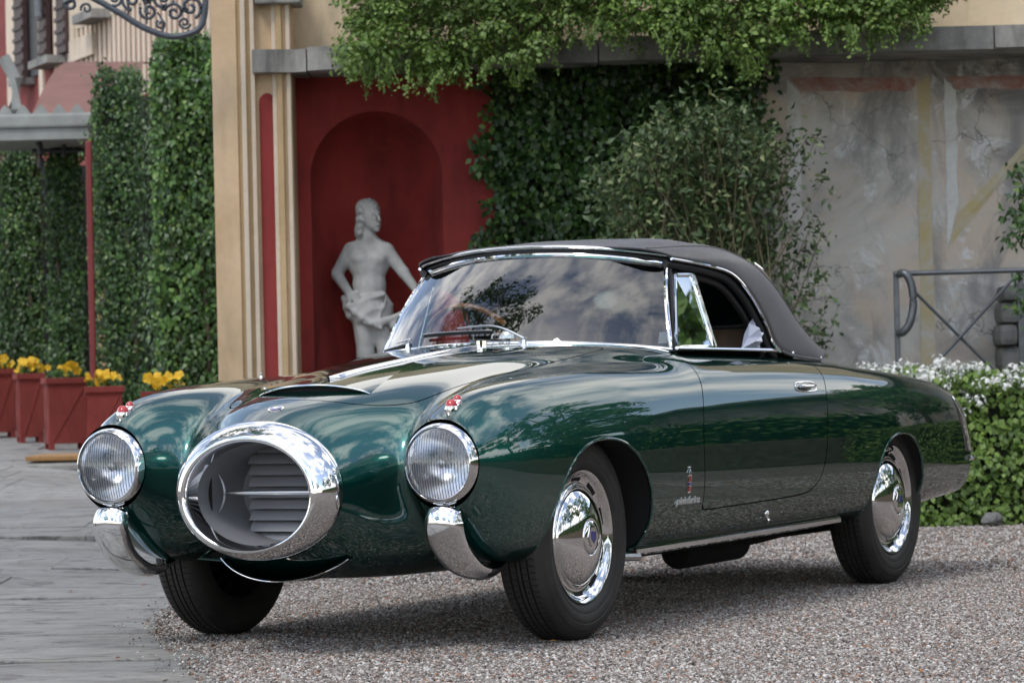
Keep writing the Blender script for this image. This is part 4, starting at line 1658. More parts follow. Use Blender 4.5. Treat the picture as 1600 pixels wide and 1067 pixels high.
dome = [[(ncx + ncr * math.cos(t) * math.cos(e), YW + ND * math.sin(t) * math.cos(e), ncz + ncr * math.sin(e)) for t in ph] for e in np.linspace(0, math.pi / 2, 17)]
mb.grid(np.array(dome))
mb.box((ncx - ncr, YW, -.1), (ncx + ncr, YW + ND, .22))
mb.obj('niche', M['redwall'], nw)

# ---- pilaster with mouldings and a slim round-headed panel
pil = empty('pilaster', (0, 0, 0), label='cream stucco pilaster with slim red round-headed panel beside the niche', cat='pilaster')
YP = 17.72
px_box(MB(), 338, 462, -60, 830, YP, .5).obj('shaft', M['cream'], pil, smooth=False)
for x0, x1, pr, mm_ in ((337, 376, .05, 'cream'), (376, 382, .035, 'cream2'), (382, 390, .06, 'pale'), (390, 397, .03, 'cream2'), (397, 404, .045, 'pale'),
                        (431, 438, .03, 'pale'), (438, 447, .05, 'cream2'), (447, 453, .025, 'cream'), (453, 460, .04, 'pale')):
    px_box(MB(), x0, x1, -60, 830, YP - pr, pr + .01, .004).obj('moulding', M[mm_], pil, smooth=False)
a, b_ = at(405, 160, YP)[0], at(430, 160, YP)[0]
zc_, rr_ = at(417, 160, YP)[2], (b_ - a) / 2
pan = [(a, YP - .006, .0), (b_, YP - .006, .0)] + [((a + b_) / 2 + rr_ * math.cos(t), YP - .006, zc_ + rr_ * math.sin(t) * 1.1) for t in np.linspace(0, math.pi, 15)]
MB().prism(pan, (0, 0, 0), (0, .006, 0)).obj('panel', M['redpanel'], pil, smooth=False)

# ---- upper wall set back above the ledge
z_l = at(800, 66, YW)[2] - .03
zt0, zt1 = at(800, 62, 17.6)[2], at(800, 92, 17.6)[2]
upw = empty('upper_wall', (0, 0, 0), label='ochre stucco parapet wall above the stone ledge', cat='wall')
MB().box((X_L - .3, YW + .02, z_l), (4.6, YW + .5, z_l + 1.6)).obj('wall_face', M['parapet'], upw, smooth=False)
MB().box((at(399, 0, 17.7)[0], 17.62, at(430, 8, 17.7)[2]), (at(470, 0, 17.7)[0], 17.9, at(430, -20, 17.7)[2]), bev=.01).obj('cornice', M['stone'], upw, smooth=False)

# ---- stone ledge: single blocks with open joints, bulging towards the left end
led = empty('stone_ledge', (0, 0, 0), label='weathered grey stone ledge running along the top of the walls', cat='ledge')
xa, xb = at(392, 80, 17.6)[0], 11.5
xs = xa
zl = float(at(900, 66, 17.6)[2])
k = 0
while xs < xb:
    ln = (.30 if k < 4 else rng.uniform(.5, .85))
    u0 = np.linspace(xs + .004, xs + ln - .004, 6)
    fr = lambda x: 17.60 + .05 * np.exp(-((x - xa - .22) / .10) ** 2) - .04 * np.exp(-((x - xa - .48) / .2) ** 2)
    yv = fr(u0)
    zlo = zl - .125 + .050 * min(1, (xs - xa) / 4.6)
    poly = [(x, y, zlo) for x, y in zip(u0, yv)] + [(u0[-1], YW + .3, zlo), (u0[0], YW + .3, zlo)]
    MB().prism(poly, (0, 0, 0), (0, 0, .125 + .006 * rng.normal())).obj('ledge_block', M['stone'], led, smooth=False)
    poly2 = [(x, y + .05, zlo) for x, y in zip(u0, yv)] + [(u0[-1], YW + .3, zlo), (u0[0], YW + .3, zlo)]
    xs += ln
    k += 1

# ---- ivy wall backing and old plastered wall
ivw = empty('ivy_wall', (0, 0, 0), label='dark wall smothered in glossy ivy between niche and shrub', cat='ivy')
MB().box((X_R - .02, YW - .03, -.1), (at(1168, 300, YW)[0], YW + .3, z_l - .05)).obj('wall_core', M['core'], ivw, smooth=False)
ow = empty('old_wall', (0, 0, 0), label='weathered grey plaster wall with faded painted frames and cracks', cat='wall')
YO = 18.25
xo0, xo1 = at(1150, 300, YO)[0], 12.0
# a shallow concave sweep
us = np.linspace(0, 1, 60)
wx = xo0 + (xo1 - xo0) * us
wy = YO - .30 * np.clip(1 - (wx - xo0) / 2.2, 0, 1) ** 3
mb = MB()
mb.grid(np.array([[(x, y, z) for z in (-.1, .5, 1, 1.5, 2, z_l + .05)] for x, y in zip(wx, wy)]))
mb.obj('wall_face', M['oldwall'], ow)


def on_wall(px, py):
    Y_ = YO
    for _ in range(6):
        p = at(px, py, Y_)
        Y_ = float(np.interp(p[0], wx, wy))
    p = at(px, py, Y_ - .004)
    return p


def band(pts, mat, dens=8):
    P = []
    n = len(pts)
    for i in range(n):
        for t in np.linspace(0, 1, dens, endpoint=False):
            P.append(np.array(pts[i]) * (1 - t) + np.array(pts[(i + 1) % n]) * t)
    jag = rng.normal(size=(len(P), 2)) * .8
    MB().prism([on_wall(*(p + j)) for p, j in zip(P, jag)], (0, .003, 0), (0, 0, 0)).obj('painted_band', mat, ow, smooth=False)


band([(1236, 121), (1428, 121), (1432, 130), (1424, 142), (1250, 144)], M['band_red'])
band([(1479, 120), (1700, 116), (1700, 137), (1496, 140)], M['band_red'])
band([(1229, 123), (1250, 146), (1253, 345), (1231, 345)], M['band_white'], 14)
band([(1434, 130), (1452, 120), (1462, 590), (1440, 590)], M['band_ochre'], 22)
band([(1474, 122), (1494, 141), (1497, 318), (1481, 388)], M['band_white'], 14)
band([(1482, 388), (1499, 330), (1700, 120), (1700, 150), (1560, 290)], M['band_ochre'], 12)

# rubble opening beyond the gate
rb = empty('rubble_pier', (0, 0, 0), label='rough stone pier behind the right end of the gate', cat='pier')
for i, (x0, x1, y0, y1) in enumerate(((1568, 1600, 445, 470), (1564, 1598, 472, 505), (1562, 1592, 507, 540), (1565, 1600, 542, 580), (1600, 1640, 440, 500), (1600, 1640, 500, 590))):
    px_box(MB(), x0, x1, y0, y1, 17.95 + .04 * (i % 2), .3, .035).obj('stone', M['rock'], rb, smooth=False)

# ---- grey steel gate with bent handle
gt = empty('steel_gate', (0, 0, 0), label='grey steel gate with crossed bars and curved handle', cat='gate')
YG = 17.45
for px_, w_ in ((1403, 6), (1597, 7)):
    px_box(MB(), px_ - w_ / 2 - 1, px_ + w_ / 2 + 1, 424, 640 if px_ < 1500 else 600, YG, .035, .004).obj('post', M['galv'], gt, smooth=False)
p0, p1 = at(1398, 428, YG), at(1640, 421, YG)
MB().tube([p0, p1], .014, 8).obj('top_rail', M['galv'], gt)
MB().tube([at(1428, 455, YG + .01), at(1556, 582, YG + .01)], .0085, 8).obj('cross_bar', M['iron'], gt)
MB().tube([at(1590, 428, YG - .01), at(1450, 582, YG - .01)], .0085, 8).obj('cross_bar', M['iron'], gt)
hp = catmull([at(1405, 428, YG - .03), at(1415, 428, YG - .06), at(1424, 445, YG - .07), at(1427, 475, YG - .07), at(1422, 503, YG - .07), at(1412, 518, YG - .06), at(1405, 520, YG - .03)], 6, False)
MB().tube(hp, .022, 14).obj('handle', M['galv'], gt)

# ---- far left facade: runs away from the pilaster
fa = empty('red_facade', (0, 0, 0), label='red hotel facade with cream painted balusters and brown shutters', cat='building')
fA, fB = at(345, 300, 25.8), at(-140, 300, 36.5)
fA[2] = fB[2] = 0
fdir = unit(fB - fA)
fnor = np.array([-fdir[1], fdir[0], 0])
if fnor[1] > 0:
    fnor = -fnor
flen = np.linalg.norm(fB - fA)


def on_fac(px, py):
    """point of the facade plane seen at a pixel -> (distance along, height)"""
    lo, hi = 10.0, 60.0
    for _ in range(40):
        mid_ = (lo + hi) / 2
        p = at(px, py, mid_)
        if (p - fA)[:2] @ fnor[:2] > 0:
            lo = mid_
        else:
            hi = mid_
    p = at(px, py, lo)
    return float((p - fA) @ fdir), float(p[2])


def fac_box(s0, s1, z0, z1, t0, t1, name, mat, par=None, bev=0.0):
    """box on the facade: s along, z up, t out of the wall"""
    mb = MB()
    mtx = Matrix(((fdir[0], fnor[0], 0, fA[0]), (fdir[1], fnor[1], 0, fA[1]), (0, 0, 1, 0), (0, 0, 0, 1)))
    mb.box((min(s0, s1), t0, min(z0, z1)), (max(s0, s1), t1, max(z0, z1)), mtx, bev)
    return mb.obj(name, mat, par or fa, smooth=False)


def fac_px(x0, x1, y0, y1, t0, t1, name, mat, par=None):
    sa, _ = on_fac(x0, (y0 + y1) / 2)
    sb, _ = on_fac(x1, (y0 + y1) / 2)
    _, za = on_fac((x0 + x1) / 2, y0)
    _, zb = on_fac((x0 + x1) / 2, y1)
    return fac_box(sa, sb, za, zb, t0, t1, name, mat, par)


fac_box(-.2, flen, 0, 7, -.4, 0, 'wall', M['redfar'])
s_mid, z_mid = on_fac(220, 100)
s_far, _ = on_fac(110, 100)
# pale plaster field with painted balusters
zb0, zb1 = on_fac(220, 150)[1], on_fac(220, -40)[1]
for s0 in np.arange(.15, s_far, .155):
    fac_box(s0, s0 + .085, zb0, zb1 - .25, .002, .016, 'baluster', M['pale'])
fac_box(0, s_far, zb1 - .25, zb1 + .05, .002, .02, 'frieze', M['pale'])
fac_px(116, 152, 58, 92, .02, .05, 'panel', M['pale'])
# cream strips, shutters, sills, downpipe
for x0, x1 in ((14, 27), (64, 70), (88, 97), (113, 120)):
    fac_px(x0, x1, -60, 165, .003, .03, 'strip', M['pale'])
for x0, x1, y1 in ((32, 46, 132), (70, 82, 98), (98, 112, 84)):
    shp = fac_px(x0, x1, -90, y1, .02, .07, 'shutter', M['shutter'])
    sa, sb = on_fac(x0, 40)[0], on_fac(x1, 40)[0]
    z_hi, z_lo = on_fac(x0, -90)[1], on_fac(x0, y1)[1]
    for zz in np.arange(z_lo + .06, z_hi, .11):
        fac_box(sa - .0, sb + .0, zz, zz + .035, .07, .085, 'louvre', M['shutter'], shp)
fac_px(48, 62, -90, 120, .005, .02, 'window', M['darkiron'])
for x0, x1, y0, y1 in ((76, 106, 92, 104), (146, 176, 20, 34), (44, 56, 124, 134)):
    fac_px(x0, x1, y0, y1, .01, .20, 'sill', M['stone'])
pth = [fA + fdir * on_fac(81, 0)[0] + fnor * .12 + np.array([0, 0, z]) for z in (on_fac(81, 28)[1], 6.5)]
MB().tube(pth, .045, 10).obj('downpipe', M['galv'], fa)

# ---- awning and scalloped gutter over the entrance
aw = empty('entrance_canopy', (0, 0, 0), label='dusty rose awning with scalloped white gutter over the entrance', cat='canopy')
YA = 25.0
A0, A1 = at(50, 178, YA), at(205, 178, YA)
Bk0, Bk1 = at(128, 100, YA + 2.2), at(235, 100, YA + 2.2)
G = []
for t in np.linspace(0, 1, 12):
    l = A0 + (Bk0 - A0) * t
    r = A1 + (Bk1 - A1) * t
    bul = np.array([0, 0, .16 * math.sin(math.pi * t)])
    G.append([l + (r - l) * u_ + bul for u_ in np.linspace(0, 1, 5)])
MB().grid(np.array(G)).obj('cloth', M['awning'], aw)
g0, g1 = at(-60, 188, YA - .15), at(150, 187, YA - .15)
zg0, zg1 = at(50, 204, YA)[2], at(50, 182, YA)[2]
MB().box((g0[0], YA - .25, zg0), (g1[0], YA + .3, zg1), bev=.02).obj('gutter', M['gutter'], aw, smooth=False)
MB().box((g0[0], YA - .22, zg0 - .09), (g1[0] - .05, YA + .9, zg0 - .002)).obj('soffit', M['gutter'], aw, smooth=False)
sc_w = (at(92, 180, YA)[0] - at(64, 180, YA)[0])
x = g0[0]
while x + sc_w < g1[0] + .05:
    MB().prism([(x + sc_w * .08, YA - .24, zg1 - .002), (x + sc_w * .92, YA - .24, zg1 - .002), (x + sc_w * .62, YA - .24, zg1 + .055), (x + sc_w * .5, YA - .24, zg1 + .07), (x + sc_w * .38, YA - .24, zg1 + .055)], (0, 0, 0), (0, .03, 0)).obj('scallop', M['gutter'], aw, smooth=False)
    x += sc_w
MB().tube([at(22, 212, YA + .2), at(24, 168, YA - .1), at(25, 125, YA), at(5, 90, YA)], .05, 8).obj('gutter_pipe', M['gutter'], aw)
for P in ([at(20, 210, YA + .3), at(145, 210, YA + .3)], [at(50, 236, YA + .3), at(150, 236, YA + .3)], [at(100, 204, YA + .3), at(100, 246, YA + .3)]):
    MB().tube(P, .018, 6).obj('frame_bar', M['darkiron'], aw)
MB().tube(catmull([at(38, 212, YA), at(55, 215, YA), at(63, 232, YA), at(64, 262, YA)], 6, False), .024, 8).obj('bracket', M['darkiron'], aw)
# dark sheets behind the screens, near-black colour standing in for canopy shade
MB().box((at(-120, 300, 27.6)[0], 27.6, 0), (at(150, 300, 27.6)[0], 27.75, zg0 - .1)).obj('entrance_shade_panel', M['darkiron'], aw, smooth=False)
MB().box((at(145, 300, 24.5)[0], 24.5, 0), (at(345, 300, 24.5)[0], 24.65, at(250, 150, 24.5)[2])).obj('entrance_shade_panel', M['core'], aw, smooth=False)
po = px_box(MB(), 138, 147, 220, 700, 23.6, .05, .008).obj('red_post', M['redpole'], smooth=False)
prop(po, 'slim dark red post between the ivy screens', 'post')
po = px_box(MB(), 153, 166, 372, 700, 24.4, .08, .01).obj('stone_post', M['cream2'], smooth=False)
prop(po, 'beige post standing behind the slim red post', 'post')

# ---- wrought iron lamp bracket: scrolls
ir = empty('iron_bracket', (0, 0, 0), label='grey wrought iron bracket with scrolls beside the pilaster', cat='bracket')
YI = 17.4


def spiral(cx, cy, r0, r1, a0, turns, n=40):
    t = np.linspace(0, 1, n)
    r = r0 + (r1 - r0) * t
    a = a0 + turns * 2 * math.pi * t
    return [at(cx + rr * math.cos(aa), cy + rr * math.sin(aa), YI) for rr, aa in zip(r, a)]


main = catmull([at(x, y, YI) for x, y in ((100, 5), (128, -8), (150, 0), (185, 20), (225, 44), (262, 57), (290, 55), (312, 44), (320, 20), (321, -20))], 10, False)
MB().tube(main, .017, 8).obj('main_bar', M['iron'], ir)
for cx, cy, r0, r1, a0, tr, th_ in ((111, 6, 13, 2, -.6, -1.4, .010), (135, 14, 9, 2, 2.8, 1.2, .008), (205, 0, 16, 2, 1.5, 1.5, .010), (232, 18, 14, 2, 3.6, -1.4, .010), (254, -4, 17, 2, 1.0, 1.5, .010),
                                    (272, 20, 15, 2, 3.3, 1.5, .010), (298, 12, 18, 2, 1.2, -1.5, .011), (288, 36, 10, 2, .2, 1.4, .008), (225, -10, 12, 2, 0, 1.3, .009), (180, -2, 12, 2, 2.0, -1.4, .009), (304, -14, 12, 2, 2.0, 1.4, .009), (252, 38, 8, 2, 4.0, -1.2, .008)):
    MB().tube(spiral(cx, cy, r0, r1, a0, tr), th_, 6).obj('scroll', M['iron'], ir)
for x0, y0, x1, y1 in ((218, -10, 229, 38), (246, 20, 254, 50), (190, -14, 200, 24), (270, -6, 262, 12)):
    MB().tube(catmull([at(x0, y0, YI), at((x0 + x1) / 2 + 5, (y0 + y1) / 2, YI), at(x1, y1, YI)], 6, False), [.006] * 6 + [.010] * 4 + [.006] * 3, 6).obj('leaf_stem', M['iron'], ir)
for cx, cy in ((288, 15), (256, 12), (232, 2)):
    fl = MB()
    for k in range(6):
        a = k * math.pi / 3
        fl.tube([at(cx, cy, YI - .01), at(cx + 3 * math.cos(a), cy + 3 * math.sin(a), YI - .02), at(cx + 6 * math.cos(a), cy + 6 * math.sin(a), YI - .01)], [.004, .010, .003], 6)
    fl.obj('rosette', M['iron'], ir, fix=False)

# ---- drain grate and rail base details are hidden behind the car

# ================================================================== STATUE
STX = at(572, 400, 18.08)[0]
STY = 18.10
PXM = CAM_F / 18.1


def seg(P, a, b, ra, rb):
    a, b = np.array(a, float), np.array(b, float)
    e = b - a
    t = np.clip((P - a) @ e / (e @ e), 0, 1)
    return np.linalg.norm(P - a - t[:, None] * e, axis=1) - (ra + (rb - ra) * t)


def ell(P, c, r, yaw=0.0, tilt=0.0):
    q = P - np.array(c, float)
    if yaw or tilt:
        cy_, sy_ = math.cos(yaw), math.sin(yaw)
        q = np.stack([cy_ * q[:, 0] + sy_ * q[:, 1], -sy_ * q[:, 0] + cy_ * q[:, 1], q[:, 2]], 1)
        ct, st_ = math.cos(tilt), math.sin(tilt)
        q = np.stack([ct * q[:, 0] + st_ * q[:, 2], q[:, 1], -st_ * q[:, 0] + ct * q[:, 2]], 1)
    k0 = np.linalg.norm(q / np.array(r), axis=1)
    k1 = np.linalg.norm(q / np.array(r) ** 2, axis=1)
    return k0 * (k0 - 1) / np.maximum(k1, 1e-6)


def sp(px, py, y=0.0):
    """statue-local point from a pixel of the photograph (front towards -y)"""
    p = at(px, py, STY)
    return (p[0] - STX, y, p[2])


def statue(P):
    u_ = unit
    S = smin
    # torso
    f = ell(P, sp(576, 414, 0), (.114, .072, .088))
    f = S(f, ell(P, sp(563, 404, -.030), (.050, .046, .040)), .025)
    f = S(f, ell(P, sp(592, 405, -.030), (.050, .046, .040)), .025)
    f = S(f, ell(P, sp(577, 445, 0), (.094, .068, .088)), .05)
    f = S(f, ell(P, sp(579, 470, 0), (.104, .074, .060)), .05)
    f = S(f, seg(P, sp(550, 391, .0), sp(604, 392, .0), .035, .035), .04)
    f = S(f, seg(P, sp(577, 370, .008), sp(553, 387, .005), .026, .030), .03)
    f = S(f, seg(P, sp(577, 370, .008), sp(601, 388, .005), .026, .030), .03)
    f = smax(f, -seg(P, sp(578, 396, -.085), sp(578, 448, -.078), .014, .012), .022)
    f = smax(f, -seg(P, sp(553, 421, -.075), sp(572, 424, -.092), .010, .011), .016)
    f = smax(f, -seg(P, sp(603, 421, -.075), sp(584, 424, -.092), .010, .011), .016)
    f = smax(f, -seg(P, sp(562, 438, -.078), sp(562, 462, -.075), .009, .008), .014)
    f = smax(f, -seg(P, sp(594, 438, -.078), sp(594, 462, -.075), .009, .008), .014)
    f = smax(f, -seg(P, sp(558, 386, -.052), sp(573, 391, -.062), .007, .008), .012)
    f = smax(f, -seg(P, sp(597, 387, -.052), sp(582, 391, -.062), .007, .008), .012)
    # neck and head turned to his left
    f = S(f, seg(P, sp(574, 385, .01), sp(578, 352, 0), .036, .033), .03)
    hd = ell(P, sp(580, 338, -.010), (.052, .060, .068))
    hd = S(hd, ell(P, sp(585, 352, -.024), (.037, .038, .038)), .03)
    hd = S(hd, seg(P, sp(590, 335, -.064), sp(594, 345, -.073), .005, .009), .010)
    hd = S(hd, seg(P, sp(584, 333, -.054), sp(595, 334, -.046), .006, .006), .014)
    hd = S(hd, seg(P, sp(589, 353, -.064), sp(595, 352, -.058), .005, .005), .006)
    hd = S(hd, ell(P, sp(590, 360, -.042), (.014, .014, .011)), .014)
    hd = smax(hd, -ell(P, sp(585, 338, -.070), (.010, .012, .007)), .007)
    hd = smax(hd, -ell(P, sp(596, 338, -.058), (.008, .014, .007)), .007)
    hd = smax(hd, -seg(P, sp(587, 356, -.072), sp(596, 355, -.062), .003, .003), .006)
    hair = ell(P, sp(574, 328, .010), (.066, .070, .063))
    hair = S(hair, ell(P, sp(566, 343, .0), (.030, .050, .042)), .02)
    hair = S(hair, seg(P, sp(564, 345, -.01), sp(561, 364, -.01), .028, .024), .02)
    hair = S(hair, seg(P, sp(561, 364, -.01), sp(559, 373, -.01), .022, .010), .02)
    hair = hair + .0045 * np.sin(P[:, 2] * 150 + 5 * np.sin(P[:, 0] * 60) + 3 * np.sin(P[:, 1] * 50))
    hd = S(hd, hair, .008)
    f = S(f, hd, .015)
    # his right arm (picture left): hand on hip
    el = sp(526, 428, .015)
    f = S(f, seg(P, sp(548, 391, 0), el, .042, .033), .03)
    f = S(f, seg(P, el, sp(546, 458, -.035), .033, .024), .018)
    f = S(f, ell(P, sp(550, 462, -.05), (.034, .022, .022), 0, .5), .02)
    for i, (x, y) in enumerate(((560, 457), (562, 462), (561, 467), (558, 471))):
        f = S(f, seg(P, sp(552, 459 + 3 * i, -.060), sp(x, y + 1, -.076), .0085, .0075), .006)
    # his left arm (picture right): reaching down
    el2 = sp(630, 425, -.01)
    f = S(f, seg(P, sp(604, 392, 0), el2, .042, .032), .03)
    f = S(f, seg(P, el2, sp(652, 455, -.03), .031, .022), .018)
    f = S(f, ell(P, sp(657, 463, -.035), (.022, .018, .032), 0, -.5), .02)
    for i in range(4):
        f = S(f, seg(P, sp(655 + 2 * i, 468, -.04), sp(655 + 3 * i, 480, -.05), .008, .007), .006)
    # legs
    f = S(f, seg(P, sp(568, 490, 0), sp(572, 555, -.01), .068, .048), .03)
    f = S(f, seg(P, sp(572, 555, -.01), sp(570, 640, .01), .050, .032), .03)
    f = S(f, seg(P, sp(592, 490, 0), sp(605, 550, -.03), .066, .048), .03)
    f = S(f, seg(P, sp(605, 550, -.03), sp(606, 640, .02), .048, .032), .03)
    f = S(f, ell(P, sp(569, 650, -.03), (.036, .09, .026)), .03)
    f = S(f, ell(P, sp(608, 650, -.01), (.036, .09, .026)), .03)
    return f


def drape(P):
    S = smin
    f = ell(P, sp(579, 487, 0), (.130, .104, .110))
    f = S(f, ell(P, sp(580, 474, 0), (.112, .088, .055)), .03)
    for a, b_, r in ((sp(545, 468, -.05), sp(598, 458, -.08), .018), (sp(548, 478, -.07), sp(600, 460, -.085), .014), (sp(545, 480, -.06), sp(582, 506, -.105), .017),
                     (sp(556, 490, -.07), sp(596, 512, -.11), .016), (sp(590, 508, -.10), sp(640, 488, -.05), .024), (sp(604, 468, -.08), sp(594, 496, -.098), .010),
                     (sp(552, 484, -.05), sp(572, 506, -.09), .014), (sp(615, 506, -.07), sp(660, 486, -.02), .030), (sp(540, 468, -.01), sp(545, 492, -.03), .026),
                     (sp(640, 494, -.03), sp(664, 470, -.03), .030)):
        f = S(f, seg(P, a, b_, r, r * .8), .016)
    f = S(f, seg(P, sp(604, 506, .06), sp(612, 650, .07), .06, .085), .03)      # tree stump support
    w1 = P[:, 2] * 78 - P[:, 0] * 46 + 1.6 * np.sin(P[:, 0] * 22 + P[:, 2] * 9)
    f = f + .0075 * (np.abs(np.sin(w1 * .55)) - .5)
    return f


def carve(P):
    return smin(statue(P), drape(P), .010)


sx0 = sp(515, 300)[0]
sx1 = sp(675, 300)[0]
zb_ = sp(575, 662)[2]
SVt, SQt = surface_nets(carve, (sx0, -.22, zb_), (sx1, .20, sp(575, 305)[2]), .0085, 4)
sto = empty('statue', (STX, STY, 0), label='white stone statue of a draped youth, hand on hip, in the niche', cat='statue')
mesh_obj('figure', SVt, SQt, M['marble'], sto)
MB().box((-.22, -.17, .20), (.22, .17, zb_ + .02), bev=.012).obj('plinth', M['marble'], sto, smooth=False)

# ================================================================== PLANTS
# ---- ivy on the wall
n = 15000
pxs = rng.uniform(735, 1215, n)
pys = rng.uniform(60, 640, n)
P = np.array([at(a, b_, YW - .06) for a, b_ in zip(pxs, pys)])
edge = 752 + 14 * np.sin(pys * .045) + 9 * np.sin(pys * .13 + 1)
keep = (pxs > edge + rng.normal(size=n) * 7) & (pxs < 1196 - 12 * sstep(120, 330, pys) + 10 * np.sin(pys * .07) + rng.normal(size=n) * 16)
P = P[keep]
P[:, 1] += -.05 + .09 * fbm(P, 9.0, 3) + rng.normal(size=len(P)) * .03
out = np.tile(np.array([0.05, -1.0, .45]), (len(P), 1)) + .5 * np.stack([fbm(P, 11, 5), np.zeros(len(P)), fbm(P, 11, 6)], 1)
foliage('ivy_leaves', P, out, rng.uniform(.030, .056, len(P)), M['ivy'], ivw, .74, .8, .45)
single_leaves(P + np.array([0, -.03, 0]), out, .055, M['ivy'], ivw, 160)

# ---- climbing plant spilling over the ledge
cr = empty('overhanging_creeper', (0, 0, 0), label='bright green small-leaved creeper spilling over the stone ledge', cat='creeper')


def low(px):
    return np.interp(px, [540, 560, 600, 640, 680, 720, 770, 800, 830, 880, 930, 1000, 1060, 1110, 1160, 1190, 1230, 1290, 1340, 1400, 1430, 1500],
                     [118, 128, 112, 118, 130, 112, 108, 116, 104, 52, 46, 58, 66, 88, 106, 96, 62, 50, 58, 52, 38, -6])


C, rad = [], []
while len(C) < 1150:
    a = rng.uniform(545, 1500)
    l = low(a)
    b_ = rng.uniform(-75, l - 8)
    if 860 < a < 1010 and b_ > 0 and rng.random() < .35:
        continue
    d = rng.uniform(16.9, 17.75)
    C.append(at(a, b_, d))
    rad.append(rng.uniform(.05, .11))
C, rad = np.array(C), np.array(rad)
Pc, dc = clumps(C, rad, 56, (1.25, 1, .8))
foliage('leaves', Pc, dc + np.array([0, -.3, .5]), rng.uniform(.020, .040, len(Pc)), M['creeper'], cr, .68, .3, .5)
# hanging tips
tips, td = [], []
tw = MB()
for i in range(150):
    a = rng.uniform(545, 1480)
    l = low(a)
    p = at(a, l - 18, rng.uniform(16.85, 17.4))
    ln = rng.uniform(.06, .17)
    dr = np.array([rng.normal() * .3, -.25, -1.0])
    pts = [p + dr * ln * t + np.array([0, -.03 * math.sin(3 * t), 0]) for t in np.linspace(0, 1, 6)]
    tw.tube(pts, [.003] * 5 + [.001], 4, caps=False)
    for t in np.linspace(0, 1, 14):
        q = p + dr * ln * t
        for _k in range(2):
            tips.append(q + rng.normal(size=3) * .012)
            td.append((rng.normal() * .5, -.6, .6))
foliage('hanging_tips', np.array(tips), np.array(td), rng.uniform(.016, .030, len(tips)), M['creeper'], cr, .68, .8, .4)
prop(tw.obj('twigs', M['creeper'], cr, fix=False), kind='stuff')
for i in range(26):                                   # woody stems lying on the ledge
    a = rng.uniform(560, 1420)
    p = at(a, rng.uniform(-40, 30), 17.55)
    q = at(a + rng.uniform(-70, 70), low(a) - 30, 17.1)
    m_ = (p + q) / 2 + np.array([0, -.05, .06])
    MB().tube(catmull([p, m_, q], 4, False), .006, 5).obj('stem', M['bark'], cr)

# ---- loose shrub in front of the old wall
sh = empty('wall_shrub', (0, 0, 0), label='loose grey-green shrub with bare twigs against the plaster wall', cat='shrub')
base = at(1120, 700, 17.2)
base[2] = 0
lp_, ld_ = [], []
tips_px = []
for i in range(120):
    a = rng.uniform(930, 1215)
    top_ = np.interp(a, [930, 960, 1010, 1060, 1120, 1180, 1215, 1260], [270, 235, 175, 160, 152, 165, 220, 300])
    b_ = top_ + abs(rng.normal()) * 120 * rng.random() + 6
    tips_px.append((a, b_))
for a, b_ in ((1205, 195), (1235, 200), (1262, 215), (1280, 208), (1248, 232), (1290, 275), (1226, 260), (1272, 345), (1285, 362), (1240, 352), (1262, 380), (1215, 330), (1292, 425), (1250, 420), (1225, 402), (1268, 455), (1288, 490), (1238, 470), (1262, 512), (1222, 520), (1296, 530), (1245, 545)):
    tips_px.append((a, b_))
brs = MB()
for i, (a, b_) in enumerate(tips_px):
    d = rng.uniform(16.75, 17.5)
    tip = at(a, b_, d)
    b0 = base + np.array([rng.normal() * .22, rng.normal() * .08, .1])
    m1 = b0 * .5 + tip * .5 + np.array([(tip[0] - base[0]) * -.18, 0, .10]) + rng.normal(size=3) * .08
    pts = catmull([b0, m1, tip], 7, False)
    if i >= 120 or i % 16 == 0:
        MB().tube(pts, np.linspace(.008, .0020, len(pts)), 5).obj('branch', M['twig'] if i % 2 else M['bark'], sh)
    else:
        brs.tube(pts, np.linspace(.004, .0012, len(pts)), 4, caps=False)
    ax = unit(tip - m1)
    for k in range(84 if i < 120 else 44):
        t = rng.uniform(0, 1) ** .6
        q = (m1 if k % 3 else m1 * .5 + b0 * .5) + (tip - (m1 if k % 3 else m1 * .5 + b0 * .5)) * t if k > 12 else tip - ax * rng.uniform(0, .09)
        lp_.append(q + rng.normal(size=3) * (.026 if k < 13 else .07))
        ld_.append(unit(ax * .6 + rng.normal(size=3) * .7 + np.array([0, -.5, .4])))
prop(brs.obj('fine_twigs', M['twig'], sh, fix=False), kind='stuff')
lp_, ld_ = np.array(lp_), np.array(ld_)
foliage('leaves', lp_, ld_, rng.uniform(.028, .060, len(lp_)), M['shrub'], sh, .46, -.2, .4)
single_leaves(lp_[-500:] + np.array([0, -.01, 0]), ld_[-500:], .055, M['shrub'], sh, 80)

# ---- sprig reaching in at the right edge
sg = empty('leaning_shrub', (0, 0, 0), label='leafy branch reaching in at the right edge of the picture', cat='shrub')
base = at(1690, 640, 16.9)
base[2] = 0
lp_, ld_ = [], []
for a, b_ in ((1585, 262), (1592, 300), (1580, 322), (1590, 345), (1582, 362), (1600, 430), (1592, 472), (1612, 250), (1625, 320), (1630, 390), (1640, 290), (1650, 440)):
    tip = at(a, b_, 16.8 + rng.normal() * .1)
    m1 = (base * .35 + tip * .65) + np.array([.12, 0, .05])
    pts = catmull([base, m1, tip], 6, False)
    MB().tube(pts, np.linspace(.012, .003, len(pts)), 5).obj('branch', M['bark'], sg)
    for k in range(34):
        lp_.append(tip + (m1 - tip) * abs(rng.normal()) * .10 + rng.normal(size=3) * .028)
        ld_.append((rng.normal() * .4, -.6, .6))
lp_, ld_ = np.array(lp_), np.array(ld_)
foliage('leaves', lp_, ld_, rng.uniform(.03, .06, len(lp_)), M['ivy'], sg, .5, .6, .4)

